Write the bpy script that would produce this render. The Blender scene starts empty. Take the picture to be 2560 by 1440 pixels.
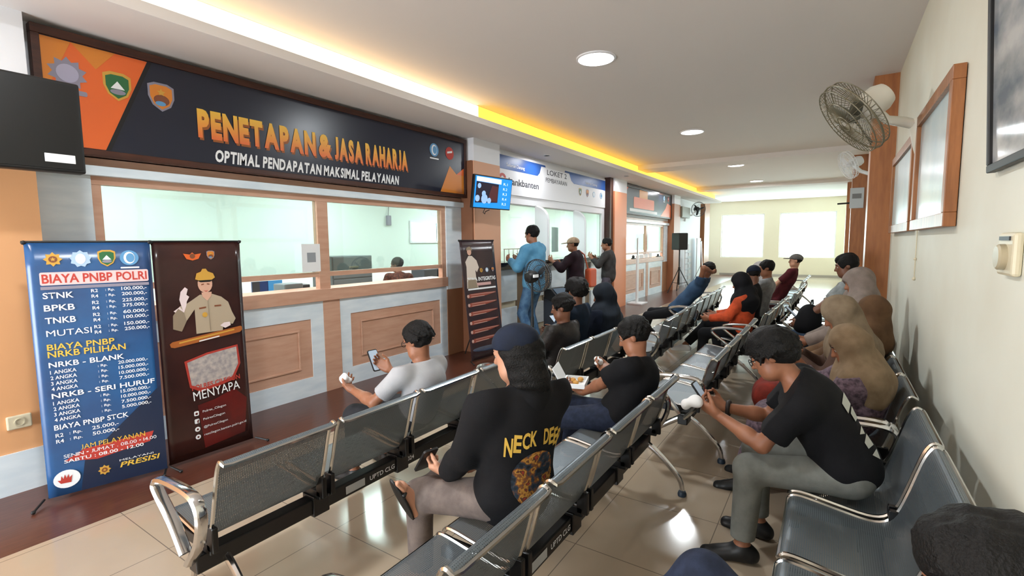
import bpy, math, random
import numpy as np
from mathutils import Vector, Matrix
from mathutils.bvhtree import BVHTree
random.seed(7)
SC = bpy.context.scene
COL = SC.collection
PI = math.pi

# ------------------------------------------------------------------ materials
MATS = {}
def lin(c):
    return tuple((x / 12.92 if x <= .04045 else ((x + .055) / 1.055) ** 2.4) for x in (c[0] / 255, c[1] / 255, c[2] / 255)) + (1,)
def mat(name, rgb=(200, 200, 200), rough=.5, metal=0., emit=None, estr=0., spec=.5, noise=None, bump=None, alpha=None):
    """noise=(scale, rgb2, detail) mixes a second colour; bump=(scale, strength)."""
    if name in MATS: return MATS[name]
    m = bpy.data.materials.new(name); m.use_nodes = True
    nt = m.node_tree; b = nt.nodes['Principled BSDF']
    b.inputs['Base Color'].default_value = lin(rgb)
    b.inputs['Roughness'].default_value = rough
    b.inputs['Metallic'].default_value = metal
    b.inputs['Specular IOR Level'].default_value = spec
    if emit:
        b.inputs['Emission Color'].default_value = lin(emit); b.inputs['Emission Strength'].default_value = estr
    if noise or bump:
        tc = nt.nodes.new('ShaderNodeTexCoord')
    if noise:
        sc, rgb2, stretch = noise
        mp = nt.nodes.new('ShaderNodeMapping'); mp.inputs['Scale'].default_value = stretch
        n = nt.nodes.new('ShaderNodeTexNoise'); n.inputs['Scale'].default_value = sc; n.inputs['Detail'].default_value = 5
        mr = nt.nodes.new('ShaderNodeMapRange'); mr.inputs['From Min'].default_value = .35; mr.inputs['From Max'].default_value = .65
        mx = nt.nodes.new('ShaderNodeMix'); mx.data_type = 'RGBA'
        mx.inputs[6].default_value = lin(rgb); mx.inputs[7].default_value = lin(rgb2)
        nt.links.new(tc.outputs['Object'], mp.inputs['Vector']); nt.links.new(mp.outputs['Vector'], n.inputs['Vector'])
        nt.links.new(n.outputs['Fac'], mr.inputs['Value']); nt.links.new(mr.outputs['Result'], mx.inputs[0])
        nt.links.new(mx.outputs[2], b.inputs['Base Color'])
    if bump:
        n2 = nt.nodes.new('ShaderNodeTexNoise'); n2.inputs['Scale'].default_value = bump[0]; n2.inputs['Detail'].default_value = 4
        bp = nt.nodes.new('ShaderNodeBump'); bp.inputs['Strength'].default_value = bump[1]; bp.inputs['Distance'].default_value = .01
        nt.links.new(tc.outputs['Object'], n2.inputs['Vector']); nt.links.new(n2.outputs['Fac'], bp.inputs['Height'])
        nt.links.new(bp.outputs['Normal'], b.inputs['Normal'])
    MATS[name] = m
    return m
def mat_mix_transparent(name, base, facnode=None, fac=.3):
    m = bpy.data.materials.new(name); m.use_nodes = True; MATS[name] = m
    return m

# ------------------------------------------------------------------ mesh builder
class MB:
    def __init__(s): s.v = []; s.f = []
    def add(s, vs, fs):
        o = len(s.v); s.v += [tuple(v) for v in vs]; s.f += [tuple(i + o for i in f) for f in fs]; return s
    def box(s, x0, x1, y0, y1, z0, z1, M=None):
        vs = [Vector((x, y, z)) for x in (x0, x1) for y in (y0, y1) for z in (z0, z1)]
        if M is not None: vs = [M @ v for v in vs]
        return s.add(vs, [(0, 1, 3, 2), (4, 6, 7, 5), (0, 4, 5, 1), (2, 3, 7, 6), (0, 2, 6, 4), (1, 5, 7, 3)])
    def prism(s, pts, h0, h1, M=None):
        """2-D outline (x, y) extruded along z h0..h1"""
        n = len(pts)
        vs = [Vector((p[0], p[1], h0)) for p in pts] + [Vector((p[0], p[1], h1)) for p in pts]
        if M is not None: vs = [M @ v for v in vs]
        fs = [tuple(range(n - 1, -1, -1)), tuple(range(n, 2 * n))] + [(i, (i + 1) % n, n + (i + 1) % n, n + i) for i in range(n)]
        return s.add(vs, fs)
    def tube(s, pts, r, n=8, closed=False, flat=1.):
        pts = [Vector(p) for p in pts]; k = len(pts); vs = []; fs = []
        rr = r if isinstance(r, (list, tuple)) else [r] * k
        up = None
        for i, p in enumerate(pts):
            if closed: t = pts[(i + 1) % k] - pts[i - 1]
            else: t = pts[min(i + 1, k - 1)] - pts[max(i - 1, 0)]
            t.normalize()
            if up is None:
                up = Vector((0, 0, 1)) if abs(t.z) < .9 else Vector((0, 1, 0))
            a = t.cross(up)
            if a.length < 1e-4: a = t.cross(Vector((1, 0, 0)))
            a.normalize(); up = a.cross(t).normalized()
            for j in range(n):
                q = 2 * PI * j / n
                vs.append(p + a * (math.cos(q) * rr[i] * flat) + up * (math.sin(q) * rr[i]))
        for i in range(k if closed else k - 1):
            for j in range(n):
                a0 = i * n + j; a1 = i * n + (j + 1) % n; b0 = ((i + 1) % k) * n + j; b1 = ((i + 1) % k) * n + (j + 1) % n
                fs.append((a0, a1, b1, b0))
        if not closed:
            fs.append(tuple(range(n - 1, -1, -1))); fs.append(tuple(range((k - 1) * n, k * n)))
        return s.add(vs, fs)
    def lathe(s, prof, n=24, M=None):
        """profile [(r, z)] turned about z"""
        vs = []; fs = []; k = len(prof)
        for r, z in prof:
            for j in range(n):
                q = 2 * PI * j / n; vs.append(Vector((r * math.cos(q), r * math.sin(q), z)))
        if M is not None: vs = [M @ v for v in vs]
        for i in range(k - 1):
            for j in range(n):
                fs.append((i * n + j, i * n + (j + 1) % n, (i + 1) * n + (j + 1) % n, (i + 1) * n + j))
        fs.append(tuple(range(n - 1, -1, -1))); fs.append(tuple(range((k - 1) * n, k * n)))
        return s.add(vs, fs)
    def ball(s, c, r, n=12, m=8, M=None):
        r = r if isinstance(r, (tuple, list)) else (r, r, r)
        vs = []; fs = []
        for i in range(m + 1):
            t = PI * i / m
            for j in range(n):
                q = 2 * PI * j / n
                v = Vector((r[0] * math.sin(t) * math.cos(q), r[1] * math.sin(t) * math.sin(q), r[2] * math.cos(t)))
                if M is not None: v = M @ v
                vs.append(v + Vector(c))
        for i in range(m):
            for j in range(n):
                fs.append((i * n + j, (i + 1) * n + j, (i + 1) * n + (j + 1) % n, i * n + (j + 1) % n))
        return s.add(vs, fs)
    def sheet(s, prof, x0, x1, th):
        """profile (y, z) swept along x with thickness th"""
        k = len(prof); off = []
        P = [Vector((0, a, b)) for a, b in prof]
        for i in range(k):
            t = (P[min(i + 1, k - 1)] - P[max(i - 1, 0)]).normalized(); nrm = Vector((1, 0, 0)).cross(t)
            off.append(P[i] + nrm * th)
        vs = []
        for x in (x0, x1):
            vs += [Vector((x, p.y, p.z)) for p in P] + [Vector((x, p.y, p.z)) for p in off]
        fs = []
        for i in range(k - 1):
            fs += [(i, i + 1, 2 * k + i + 1, 2 * k + i), (k + i + 1, k + i, 3 * k + i, 3 * k + i + 1),
                   (i + 1, i, k + i, k + i + 1), (2 * k + i, 2 * k + i + 1, 3 * k + i + 1, 3 * k + i)]
        fs += [(0, 2 * k, 3 * k, k), (k - 1, 2 * k - 1, 4 * k - 1, 3 * k - 1)]
        return s.add(vs, fs)
    def build(s, name, m, parent=None, smooth=False, bevel=0., autosmooth=None):
        me = bpy.data.meshes.new(name); me.from_pydata(s.v, [], s.f); me.update()
        return link(name, me, m, parent, smooth, bevel, fix=True)

def link(name, me, m, parent=None, smooth=False, bevel=0., fix=False):
    if fix:
        import bmesh
        bm = bmesh.new(); bm.from_mesh(me); bmesh.ops.recalc_face_normals(bm, faces=bm.faces); bm.to_mesh(me); bm.free()
    if m is not None: me.materials.append(m)
    if smooth:
        me.polygons.foreach_set('use_smooth', [True] * len(me.polygons))
        if smooth != 'all': me.set_sharp_from_angle(angle=math.radians(40))
    o = bpy.data.objects.new(name, me); COL.objects.link(o)
    if parent: o.parent = parent
    if bevel:
        b = o.modifiers.new('b', 'BEVEL'); b.width = bevel; b.segments = 2; b.limit_method = 'ANGLE'
    return o
def tag(o, label, cat, group=None, kind=None):
    o['label'] = label; o['category'] = cat
    if group: o['group'] = group
    if kind: o['kind'] = kind
    return o
def thing(name, label, cat, loc=(0, 0, 0), rz=0., group=None, M=None):
    o = bpy.data.objects.new(name, None); COL.objects.link(o); o.empty_display_size = .1
    if M is not None: o.matrix_world = M
    else:
        o.location = loc; o.rotation_euler = (0, 0, rz)
    return tag(o, label, cat, group)
def struct(o, label=None, cat=None):
    o['kind'] = 'structure'
    if label: o['label'] = label
    if cat: o['category'] = cat
    return o
def wallM(x, y, z, tilt=0.):
    """frame on the counter side: local x = along the hall, y = up, z = towards the seats"""
    M = Matrix(((1, 0, 0, x), (0, 0, -1, y), (0, 1, 0, z), (0, 0, 0, 1)))
    return M @ Matrix.Rotation(tilt, 4, 'X')
def text(s, x0, y0, w, h, m, parent, z=.002, rot=0., bold=0., shear=0., name='lettering', ext=.0006):
    cu = bpy.data.curves.new('t', 'FONT'); cu.body = s; cu.size = 1; cu.offset = bold; cu.shear = shear; cu.resolution_u = 3
    ob = bpy.data.objects.new('t', cu)
    me = bpy.data.meshes.new_from_object(ob)
    bpy.data.objects.remove(ob); bpy.data.curves.remove(cu)
    n = len(me.vertices); co = np.empty(n * 3, np.float32); me.vertices.foreach_get('co', co); co = co.reshape(-1, 3)
    lo = co.min(0); hi = co.max(0)
    co[:, 0] = (co[:, 0] - lo[0]) / (hi[0] - lo[0]) * w
    co[:, 1] = (co[:, 1] - lo[1]) / (hi[1] - lo[1]) * h
    c, sn = math.cos(rot), math.sin(rot)
    x = co[:, 0] * c - co[:, 1] * sn + x0; y = co[:, 0] * sn + co[:, 1] * c + y0
    co[:, 0] = x; co[:, 1] = y; co[:, 2] = z
    me.vertices.foreach_set('co', co.ravel()); me.update(); me.name = name
    return link(name, me, m, parent)
def caps(s, x0, y0, w, h, m, parent, z=.002, bold=0., shear=0., name='lettering'):
    """upper-case line with every letter drawn to the same height"""
    V_ = []; F_ = []; x = 0.
    for ch in s:
        if ch == ' ': x += .28; continue
        cu = bpy.data.curves.new('t', 'FONT'); cu.body = ch; cu.size = 1; cu.offset = bold; cu.resolution_u = 3
        ob = bpy.data.objects.new('t', cu); me = bpy.data.meshes.new_from_object(ob)
        bpy.data.objects.remove(ob); bpy.data.curves.remove(cu)
        co = np.array([v.co[:] for v in me.vertices]); lo = co.min(0); hi = co.max(0); wd = hi[0] - lo[0]
        yy = (co[:, 1] - lo[1]) / (hi[1] - lo[1]); o = len(V_)
        if ch in '-:.': yy = yy * .25 + (.38 if ch == '-' else 0); 
        V_ += [(x + c[0] - lo[0] + shear * q * .5, q, 0) for c, q in zip(co, yy)]
        F_ += [tuple(i + o for i in p.vertices) for p in me.polygons]; x += wd + .07
        bpy.data.meshes.remove(me)
    X = max(v[0] for v in V_)
    me = bpy.data.meshes.new(name); me.from_pydata([(x0 + v[0] / X * w, y0 + v[1] * h, z) for v in V_], [], F_); me.update()
    return link(name, me, m, parent)
def poly(pts, m, parent, z=.001, name='print_shape', th=.0006):
    return MB().prism(pts, z - th, z).build(name, m, parent)
def circ(cx, cy, rx, ry=None, n=24, a0=0, a1=2 * PI):
    ry = rx if ry is None else ry
    k = n if abs(a1 - a0 - 2 * PI) < 1e-6 else n + 1
    return [(cx + rx * math.cos(a0 + (a1 - a0) * i / n), cy + ry * math.sin(a0 + (a1 - a0) * i / n)) for i in range(k)]
def rrect(x0, y0, x1, y1, r, n=4):
    o = []
    for cx, cy, a in ((x1 - r, y1 - r, 0), (x0 + r, y1 - r, PI / 2), (x0 + r, y0 + r, PI), (x1 - r, y0 + r, 1.5 * PI)):
        for i in range(n + 1): o.append((cx + r * math.cos(a + PI / 2 * i / n), cy + r * math.sin(a + PI / 2 * i / n)))
    return o

# ------------------------------------------------------------------ camera
FPX = 1216.66
Rm = np.array([[.550, -.835, -.009], [-.082, -.043, -.996], [.831, .548, -.092]])
vx = np.array([805., -120., FPX]); vx /= np.linalg.norm(vx)
vy = np.array([-1853., -95., FPX]); vy /= np.linalg.norm(vy)
vz = np.cross(vx, vy)
Rm = np.stack([vx, vy, vz], 1)
CAMZ = 1.6
cam = bpy.data.cameras.new('camera'); camo = bpy.data.objects.new('camera', cam); COL.objects.link(camo)
cam.sensor_width = 36; cam.lens = FPX / 2560 * 36; cam.clip_start = .05; cam.clip_end = 200
right, down, fwd = Rm
camo.matrix_world = Matrix(((right[0], -down[0], -fwd[0], 0), (right[1], -down[1], -fwd[1], 0), (right[2], -down[2], -fwd[2], CAMZ), (0, 0, 0, 1)))
SC.camera = camo
SC.view_settings.view_transform = 'Standard'; SC.view_settings.look = 'None'
SC.view_settings.gamma = 1; SC.view_settings.use_curve_mapping = False
# ------------------------------------------------------------------ shared materials
M_white = mat('white_paint', (236, 236, 240), .6)
M_marble = mat('white_marble', (232, 243, 250), .3, noise=(3, (216, 230, 240), (1, 1, 4)))
M_tan = mat('tan_laminate', (210, 168, 144), .38, noise=(4, (200, 155, 130), (1, 6, 6)))
M_tan_d = mat('tan_groove', (150, 108, 82), .45)
M_brown = mat('dark_wood', (74, 38, 24), .4, noise=(6, (58, 28, 18), (1, 8, 8)))
M_orangew = mat('orange_wall', (226, 168, 118), .6)
M_pillar = mat('orange_pillar_wood', (170, 108, 60), .42, noise=(3, (150, 92, 50), (8, 8, 1)))
M_peach = mat('peach_wall', (222, 168, 136), .55)
M_ceil = mat('ceiling_paint', (228, 222, 218), .8)
M_rwall = mat('cream_wall', (228, 228, 214), .65, noise=(1.3, (220, 217, 200), (1, 1, 1)))
M_fwall = mat('far_wall_cream', (240, 230, 208), .7)
M_black = mat('black_plastic', (11, 11, 12), .5)
M_dgrey = mat('dark_grey', (52, 54, 58), .5)
M_grey = mat('mid_grey', (120, 122, 124), .5)
M_paper = mat('white_paper', (238, 240, 242), .6)
M_chrome = mat('chrome', (205, 205, 205), .13, 1.)
M_steelw = mat('white_ink', (240, 240, 242), .5)
M_yellow = mat('yellow_ink', (226, 186, 70), .5)
M_red = mat('red_ink', (186, 60, 50), .5)
M_orange = mat('orange_ink', (222, 112, 44), .5)
M_beige = mat('beige_plastic', (214, 204, 176), .45)
M_officew = mat('office_wall', (222, 232, 226), .7)

def floor_mat():
    m = bpy.data.materials.new('floor_tile'); m.use_nodes = True; nt = m.node_tree; b = nt.nodes['Principled BSDF']
    tc = nt.nodes.new('ShaderNodeTexCoord'); sx = nt.nodes.new('ShaderNodeSeparateXYZ'); nt.links.new(tc.outputs['Object'], sx.inputs[0])
    outs = []
    for ax, off in ((0, .17), (1, .12)):
        a = nt.nodes.new('ShaderNodeMath'); a.operation = 'ADD'; a.inputs[1].default_value = off + 60
        d = nt.nodes.new('ShaderNodeMath'); d.operation = 'DIVIDE'; d.inputs[1].default_value = .6
        f = nt.nodes.new('ShaderNodeMath'); f.operation = 'FRACT'
        l = nt.nodes.new('ShaderNodeMath'); l.operation = 'LESS_THAN'; l.inputs[1].default_value = .008
        nt.links.new(sx.outputs[ax], a.inputs[0]); nt.links.new(a.outputs[0], d.inputs[0]); nt.links.new(d.outputs[0], f.inputs[0]); nt.links.new(f.outputs[0], l.inputs[0]); outs.append(l)
    mx = nt.nodes.new('ShaderNodeMath'); mx.operation = 'MAXIMUM'
    nt.links.new(outs[0].outputs[0], mx.inputs[0]); nt.links.new(outs[1].outputs[0], mx.inputs[1])
    n = nt.nodes.new('ShaderNodeTexNoise'); n.inputs['Scale'].default_value = 2.2; n.inputs['Detail'].default_value = 6
    nt.links.new(tc.outputs['Object'], n.inputs['Vector'])
    c1 = nt.nodes.new('ShaderNodeMix'); c1.data_type = 'RGBA'; c1.inputs[6].default_value = lin((184, 167, 146)); c1.inputs[7].default_value = lin((168, 151, 130))
    nt.links.new(n.outputs['Fac'], c1.inputs[0])
    c2 = nt.nodes.new('ShaderNodeMix'); c2.data_type = 'RGBA'; c2.inputs[7].default_value = lin((120, 108, 96))
    nt.links.new(mx.outputs[0], c2.inputs[0]); nt.links.new(c1.outputs[2], c2.inputs[6]); nt.links.new(c2.outputs[2], b.inputs['Base Color'])
    b.inputs['Roughness'].default_value = .13; b.inputs['Specular IOR Level'].default_value = .6
    return m
def glass_mat(name='window_glass', tint=(236, 246, 244), amt=.10):
    m = bpy.data.materials.new(name); m.use_nodes = True; nt = m.node_tree; nt.nodes.clear()
    o = nt.nodes.new('ShaderNodeOutputMaterial'); t = nt.nodes.new('ShaderNodeBsdfTransparent'); t.inputs[0].default_value = lin(tint)
    g = nt.nodes.new('ShaderNodeBsdfGlossy'); g.inputs['Roughness'].default_value = .03
    mx = nt.nodes.new('ShaderNodeMixShader'); mx.inputs[0].default_value = amt
    nt.links.new(t.outputs[0], mx.inputs[1]); nt.links.new(g.outputs[0], mx.inputs[2]); nt.links.new(mx.outputs[0], o.inputs[0])
    return m
M_floor = floor_mat(); M_glass = glass_mat()
M_woodfloor = mat('wood_floor', (94, 54, 40), .3, noise=(5, (74, 40, 30), (1.2, 14, 14)))

# ------------------------------------------------------------------ setting
XB, XF, YR, YL, ZC = -3.4, 24.78, -.53, 4.56, 3.42
def S(name, mb, m, label=None, cat=None, **k): return struct(mb.build(name, m, **k), label, cat)
S('floor', MB().box(XB, XF + .2, YR - .2, 3.53, -.1, 0), M_floor, 'glossy beige tile floor of the waiting hall', 'floor')
S('floor_wood', MB().box(XB, 20.9, 3.53, YL + .1, -.1, .0005).box(20.9, XF + .2, 3.53, 5.3, -.1, 0), M_woodfloor, 'dark wood floor strip along the counters', 'floor')
S('wall_right', MB().box(XB, XF, YR - .15, YR, 0, ZC), M_rwall, 'cream wall on the right with framed pictures', 'wall')
# far wall with two window openings
wy = [(2.66, 4.47), (-.06, 2.05)]; wz0, wz1 = .84, 2.82
fw = MB().box(XF, XF + .2, YR - .2, 5.3, 0, wz0).box(XF, XF + .2, YR - .2, 5.3, wz1, ZC)
fw.box(XF, XF + .2, 4.47, 5.3, wz0, wz1).box(XF, XF + .2, 2.05, 2.66, wz0, wz1).box(XF, XF + .2, YR - .2, -.06, wz0, wz1)
S('wall_far', fw, M_fwall, 'pale cream end wall with two bright windows', 'wall')
for i, (a, b) in enumerate(wy):
    w = MB()
    for y in (a, b - .05): w.box(XF + .06, XF + .12, y, y + .05, wz0, wz1)
    for z in (wz0, wz1 - .05): w.box(XF + .06, XF + .12, a + .05, b - .05, z, z + .05)
    wo = struct(w.build('window_%d' % (i + 1), M_white), ('left' if i == 0 else 'right') + ' sunlit window in the pale end wall', 'window')
    MB().box(XF + .085, XF + .095, a + .05, b - .05, wz0 + .05, wz1 - .05).build('pane', M_glass, wo)
S('baseboard_far', MB().box(XF - .015, XF, YR, 4.5, 0, .1), mat('grey_tile', (176, 168, 158), .3), 'grey tile skirting under the end windows', 'baseboard')
# wall behind the camera with a wide glazed entrance
bw = MB().box(XB - .15, XB, YR - .2, YL + .2, 2.2, ZC).box(XB - .15, XB, YR - .2, 2.3, 0, 2.2).box(XB - .15, XB, 4.3, YL + .2, 0, 2.2)
S('wall_back', bw, M_white, 'white wall at the entrance end', 'wall')
# ceiling: main slab, dropped soffit over the counters, cove
S('ceiling', MB().box(XB, XF, YR, 4.02, ZC, ZC + .15), M_ceil, 'painted ceiling with a row of round downlights', 'ceiling')
S('ceiling_soffit', MB().box(XB, 20.8, 4.02, YL + .12, 3.1, ZC + .15).box(XB, 20.8, 3.80, 4.02, 3.1, 3.125).box(XB, 20.8, 3.78, 3.80, 3.1, 3.175)
  .box(20.8, XF, 4.02, 5.3, ZC, ZC + .15), M_ceil, 'dropped ceiling band with a lit cove above the counters', 'ceiling')
bm_ = MB()
for x0, x1, d in ((11.6, 12.3, .10), (17.6, 18.2, .10)): bm_.box(x0, x1, YR, 4.02, ZC - d, ZC + .001)
S('trim_1', bm_, M_ceil, 'shallow ceiling beams crossing the hall', 'beam')
# left wall: solid parts over and beside the counters
lw = MB().box(1.0, 20.8, YL, YL + .12, 2.25, 3.1).box(16.2, 20.8, YL, YL + .12, 0, 2.25).box(20.8, XF, 5.15, 5.3, 0, ZC).box(20.65, 20.8, YL + .12, 5.3, 0, ZC)
S('wall_left', lw, M_white, 'white wall carrying the counter signs', 'wall')
S('wall_entry', MB().box(XB, 1.0, 4.40, YL + .12, .27, 2.68), M_orangew, 'orange wall at the near end beside the first counter', 'wall')
S('trim_2', MB().box(XB, 1.004, 4.385, YL + .12, 0, .27), M_marble, 'white marble skirting under the orange wall', 'skirting')
S('trim_3', MB().box(XB, 1.004, 4.39, YL + .12, 2.68, 3.1), M_white, 'white upper band over the orange wall', 'wall')
def pillar(x0, x1, y0, y1, lo, hi, zsplit, lab, body=M_peach):
    S('pillar', MB().box(x0, x1, y0, y1, 0 if zsplit else lo, zsplit or hi), body, lab, 'pillar')
    if zsplit: S('pillar_top', MB().box(x0, x1, y0, y1, zsplit, hi), M_white, 'white top of the ' + lab, 'pillar')
pillar(5.62, 6.27, 4.34, YL + .1, 0, 3.1, 2.78, 'peach pillar between the first two counters')
S('trim_4', MB().box(5.585, 5.62, 4.36, YL + .1, 0, 2.78), mat('brown_paint', (140, 92, 64), .5), 'brown strip on the side of the peach pillar by the wall screen', 'trim')
pillar(11.05, 11.85, 4.36, YL + .1, 0, 3.1, 2.80, 'orange pillar before the third counter', mat('orange_paint', (232, 150, 106), .5))
S('trim_5', MB().box(10.86, 11.05, 4.40, YL + .1, 0, 3.1), M_brown, 'dark wood upright at the end of the payment counter', 'trim')
pillar(16.2, 16.95, 4.36, YL + .1, 0, 3.1, 2.82, 'brown pillar beside the loudspeaker', mat('brown_pillar', (170, 112, 76), .5))
S('pillar', MB().box(21.1, 22.05, 4.45, 5.1, 0, 3.41), mat('brown_post', (160, 104, 60), .5), 'brown pillar in the far left corner', 'pillar')
for x0, x1, d, lab in ((6.95, 7.32, .225, 'nearest orange wood pillar on the cream wall'), (12.6, 13.0, .26, 'second orange wood pillar on the cream wall'), (17.9, 18.3, .26, 'third orange wood pillar on the cream wall')):
    S('pillar', MB().box(x0, x1, YR, YR + d, 0, ZC), M_pillar, lab, 'pillar')

# back office seen through the glass
of = MB().box(-.6, 16.2, 7.6, 7.72, 0, 1.66).box(-.6, 16.2, 7.6, 7.72, 2.06, 2.9).box(-.6, 7.6, 7.6, 7.72, 1.66, 2.06).box(8.42, 16.2, 7.6, 7.72, 1.66, 2.06)
of.box(-.72, -.6, 4.68, 7.72, 0, 2.9).box(16.2, 16.32, 4.68, 7.72, 0, 2.9)
S('wall_office', of, M_officew, 'pale mint walls of the office behind the counters', 'wall')
S('ceiling_office', MB().box(-.72, 16.3, YL + .12, 7.72, 2.9, 3.0), M_white, 'office ceiling', 'ceiling')
S('floor_office', MB().box(-.72, 16.3, YL + .1, 7.72, -.1, 0), M_floor, 'office floor', 'floor')
wo = S('window_3', MB().box(7.55, 7.6, 7.57, 7.62, 1.62, 2.1).box(8.42, 8.47, 7.57, 7.62, 1.62, 2.1).box(7.6, 8.42, 7.57, 7.62, 2.06, 2.1).box(7.6, 8.42, 7.57, 7.62, 1.62, 1.66), M_white, 'small bright window in the office back wall', 'window')
MB().box(7.6, 8.42, 7.64, 7.65, 1.66, 2.06).build('pane', M_glass, wo)

# ------------------------------------------------------------------ counters
def W(mb, x0, x1, z0, z1, d0, d1):       # box on the counter wall: d = distance in front of it
    return mb.box(x0, x1, YL - d1, YL - d0, z0, z1)
def counter(lab, x0, x1, xm, zt, white_l, white_r, panels, group='service counters', ledge=1.13):
    t = thing('service_counter', lab, 'counter', (x0, YL, 0), group=group)
    inv = Matrix.Translation((-x0, -YL, 0))
    def P(name, mb, m, par=t, **k):
        mb.v = [tuple(inv @ Vector(v)) for v in mb.v]; return mb.build(name, m, par, **k)
    xl = x0 + white_l; xr = x1 - white_r
    P('surround', W(W(W(MB(), x0, xl, 0, zt + .06, -.08, .0), xr + .08, x1, .95, zt + .06, -.08, .0), x0 + .02, x1, zt + .06, zt + .13, -.1, .05), M_marble, bevel=.004)
    P('head_rail', W(MB(), xl, xr + .08, zt, zt + .06, -.08, -.01), M_tan)
    P('fascia', W(MB(), x0, x1, zt + .13, zt + .2, -.05, -.0), M_tan)
    P('end_post', W(MB(), xr + .08, x1, 0, .95, -.09, -.0), mat('brown_panel', (150, 104, 74), .45))
    P('ledge', W(MB(), xl, xr + .08, ledge - .13, ledge, -.3, .02), M_tan, bevel=.004)
    P('rail', W(MB(), xl + .05, xr, ledge + .13, ledge + .18, -.07, -.02), M_tan)
    for a, b in ((xl, xl + .06), (xm - .065, xm + .065), (xr, xr + .08)):
        P('mullion', W(MB(), a, b, ledge, zt, -.09, -.015), M_tan)
    for a, b in ((xl, xl + .08), (xm - .045, xm + .165)):
        P('lower_post', W(MB(), a, b, 0, ledge - .13, -.09, -.005), M_tan)
    for a, b in ((xl + .06, xm - .065), (xm + .065, xr)):
        P('pane', W(MB(), a, b, ledge + .18, zt, -.05, -.045), M_glass)
    for a, b in panels:
        pn = P('panel', W(W(W(W(MB(), a, a + .14, 0, ledge - .13, -.09, -.01), b - .15, b, 0, ledge - .13, -.09, -.01), a + .14, b - .15, 0, .2, -.09, -.01), a + .14, b - .15, .82, ledge - .13, -.09, -.01), M_marble)
        P('inlay', W(MB(), a + .14, b - .15, .2, .82, -.09, -.02), M_tan, pn)
        mo = MB()
        c, d = a + .28, b - .29
        for q in ((c, d, .30, .318), (c, d, .702, .72), (c, c + .018, .318, .702), (d - .018, d, .318, .702)): W(mo, q[0], q[1], q[2], q[3], -.02, -.006)
        P('moulding', mo, M_tan, pn, bevel=.003)
    return t
counter('near service counter of tan wood and white marble under the orange lettered sign', 1.0, 5.585, 3.27, 2.06, .33, .42, [(1.41, 3.225), (3.44, 5.25)])
counter('far service counter of pale tan panels beside the brown pillar', 11.85, 16.2, 14.1, 2.06, .05, .5, [(11.98, 14.05), (14.27, 15.7)])

# payment counter (white facade, glass screens, black ledge)
t = thing('payment_counter', 'white payment counter with curved screens under the blue striped sign', 'counter', (6.27, YL, 0), group='service counters')
inv = Matrix.Translation((-6.27, -YL, 0))
def P2(name, mb, m, par=t, **k):
    mb.v = [tuple(inv @ Vector(v)) for v in mb.v]; return mb.build(name, m, par, **k)
M_cream = mat('cream_marble', (226, 216, 190), .3, noise=(2.5, (206, 196, 172), (1, 1, 1)))
P2('front', W(W(MB(), 6.27, 10.86, 0, 1.22, -.1, .0), 6.27, 10.86, 0, .1, 0, .02), M_cream)
for a in np.arange(6.38, 10.6, .92):
    for z0_, z1_ in ((.12, .52), (.62, 1.16)): P2('front_block', W(MB(), a, a + .62, z0_, z1_, 0, .05), M_marble, bevel=.01)
for a in np.arange(7.02, 10.7, .92): P2('recess_shade', W(MB(), a, a + .24, .05, 1.2, 0, .012), mat('recess_dark', (128, 106, 82), .35))  # dark strips stand in for the shaded gaps between the blocks
P2('ledge', W(MB(), 6.27, 10.86, 1.22, 1.29, -.3, .22), mat('black_stone', (22, 24, 28), .15), bevel=.006)
P2('facade', W(W(W(MB(), 6.27, 10.86, 2.26, 3.1, -.02, .02), 6.27, 6.42, 1.29, 2.26, -.02, .02), 10.7, 10.86, 1.29, 2.26, -.02, .02), M_white)
for a, b in ((6.42, 7.72), (7.72, 9.28), (9.28, 10.7)): P2('pane', W(MB(), a + .01, b - .01, 1.29, 2.26, -.01, -.005), M_glass)
for xf in (7.72, 9.28):
    # curved privacy fin standing out from the glass
    prof = [(0, 1.29), (.26, 1.29), (.26, 2.02), (.24, 2.1), (.19, 2.17), (.12, 2.22), (.02, 2.26), (0, 2.26)]
    Mx = Matrix(((0, 0, 1, xf), (-1, 0, 0, YL), (0, 1, 0, 0), (0, 0, 0, 1)))
    fin = P2('privacy_screen', MB().prism(prof, -.03, .03, Mx), M_white)
    P2('edge_trim', MB().tube([Mx @ Vector((p[0] + .003, p[1], 0)) for p in prof[1:7]], .022, 6), M_paper, fin)
pb = MB()
for i in range(5): W(pb, 6.5 + i * .13, 6.512 + i * .13, 1.29, 1.5, .12, .13)
W(pb, 6.5, 7.03, 1.495, 1.51, .115, .135)
P2('brochure_rail', pb, M_chrome)
pp = MB()
for i, h in enumerate((.34, .3)): W(pp, 8.25 + i * .3, 8.5 + i * .3, 1.62 + i * .02, 1.62 + h, -.004, .0)
notice = tag(MB().box(8.36, 8.62, YL + .018, YL + .024, 1.42, 1.9).build('paper_notice', M_paper), 'white paper notice taped inside the payment counter glass', 'notice')
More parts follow.
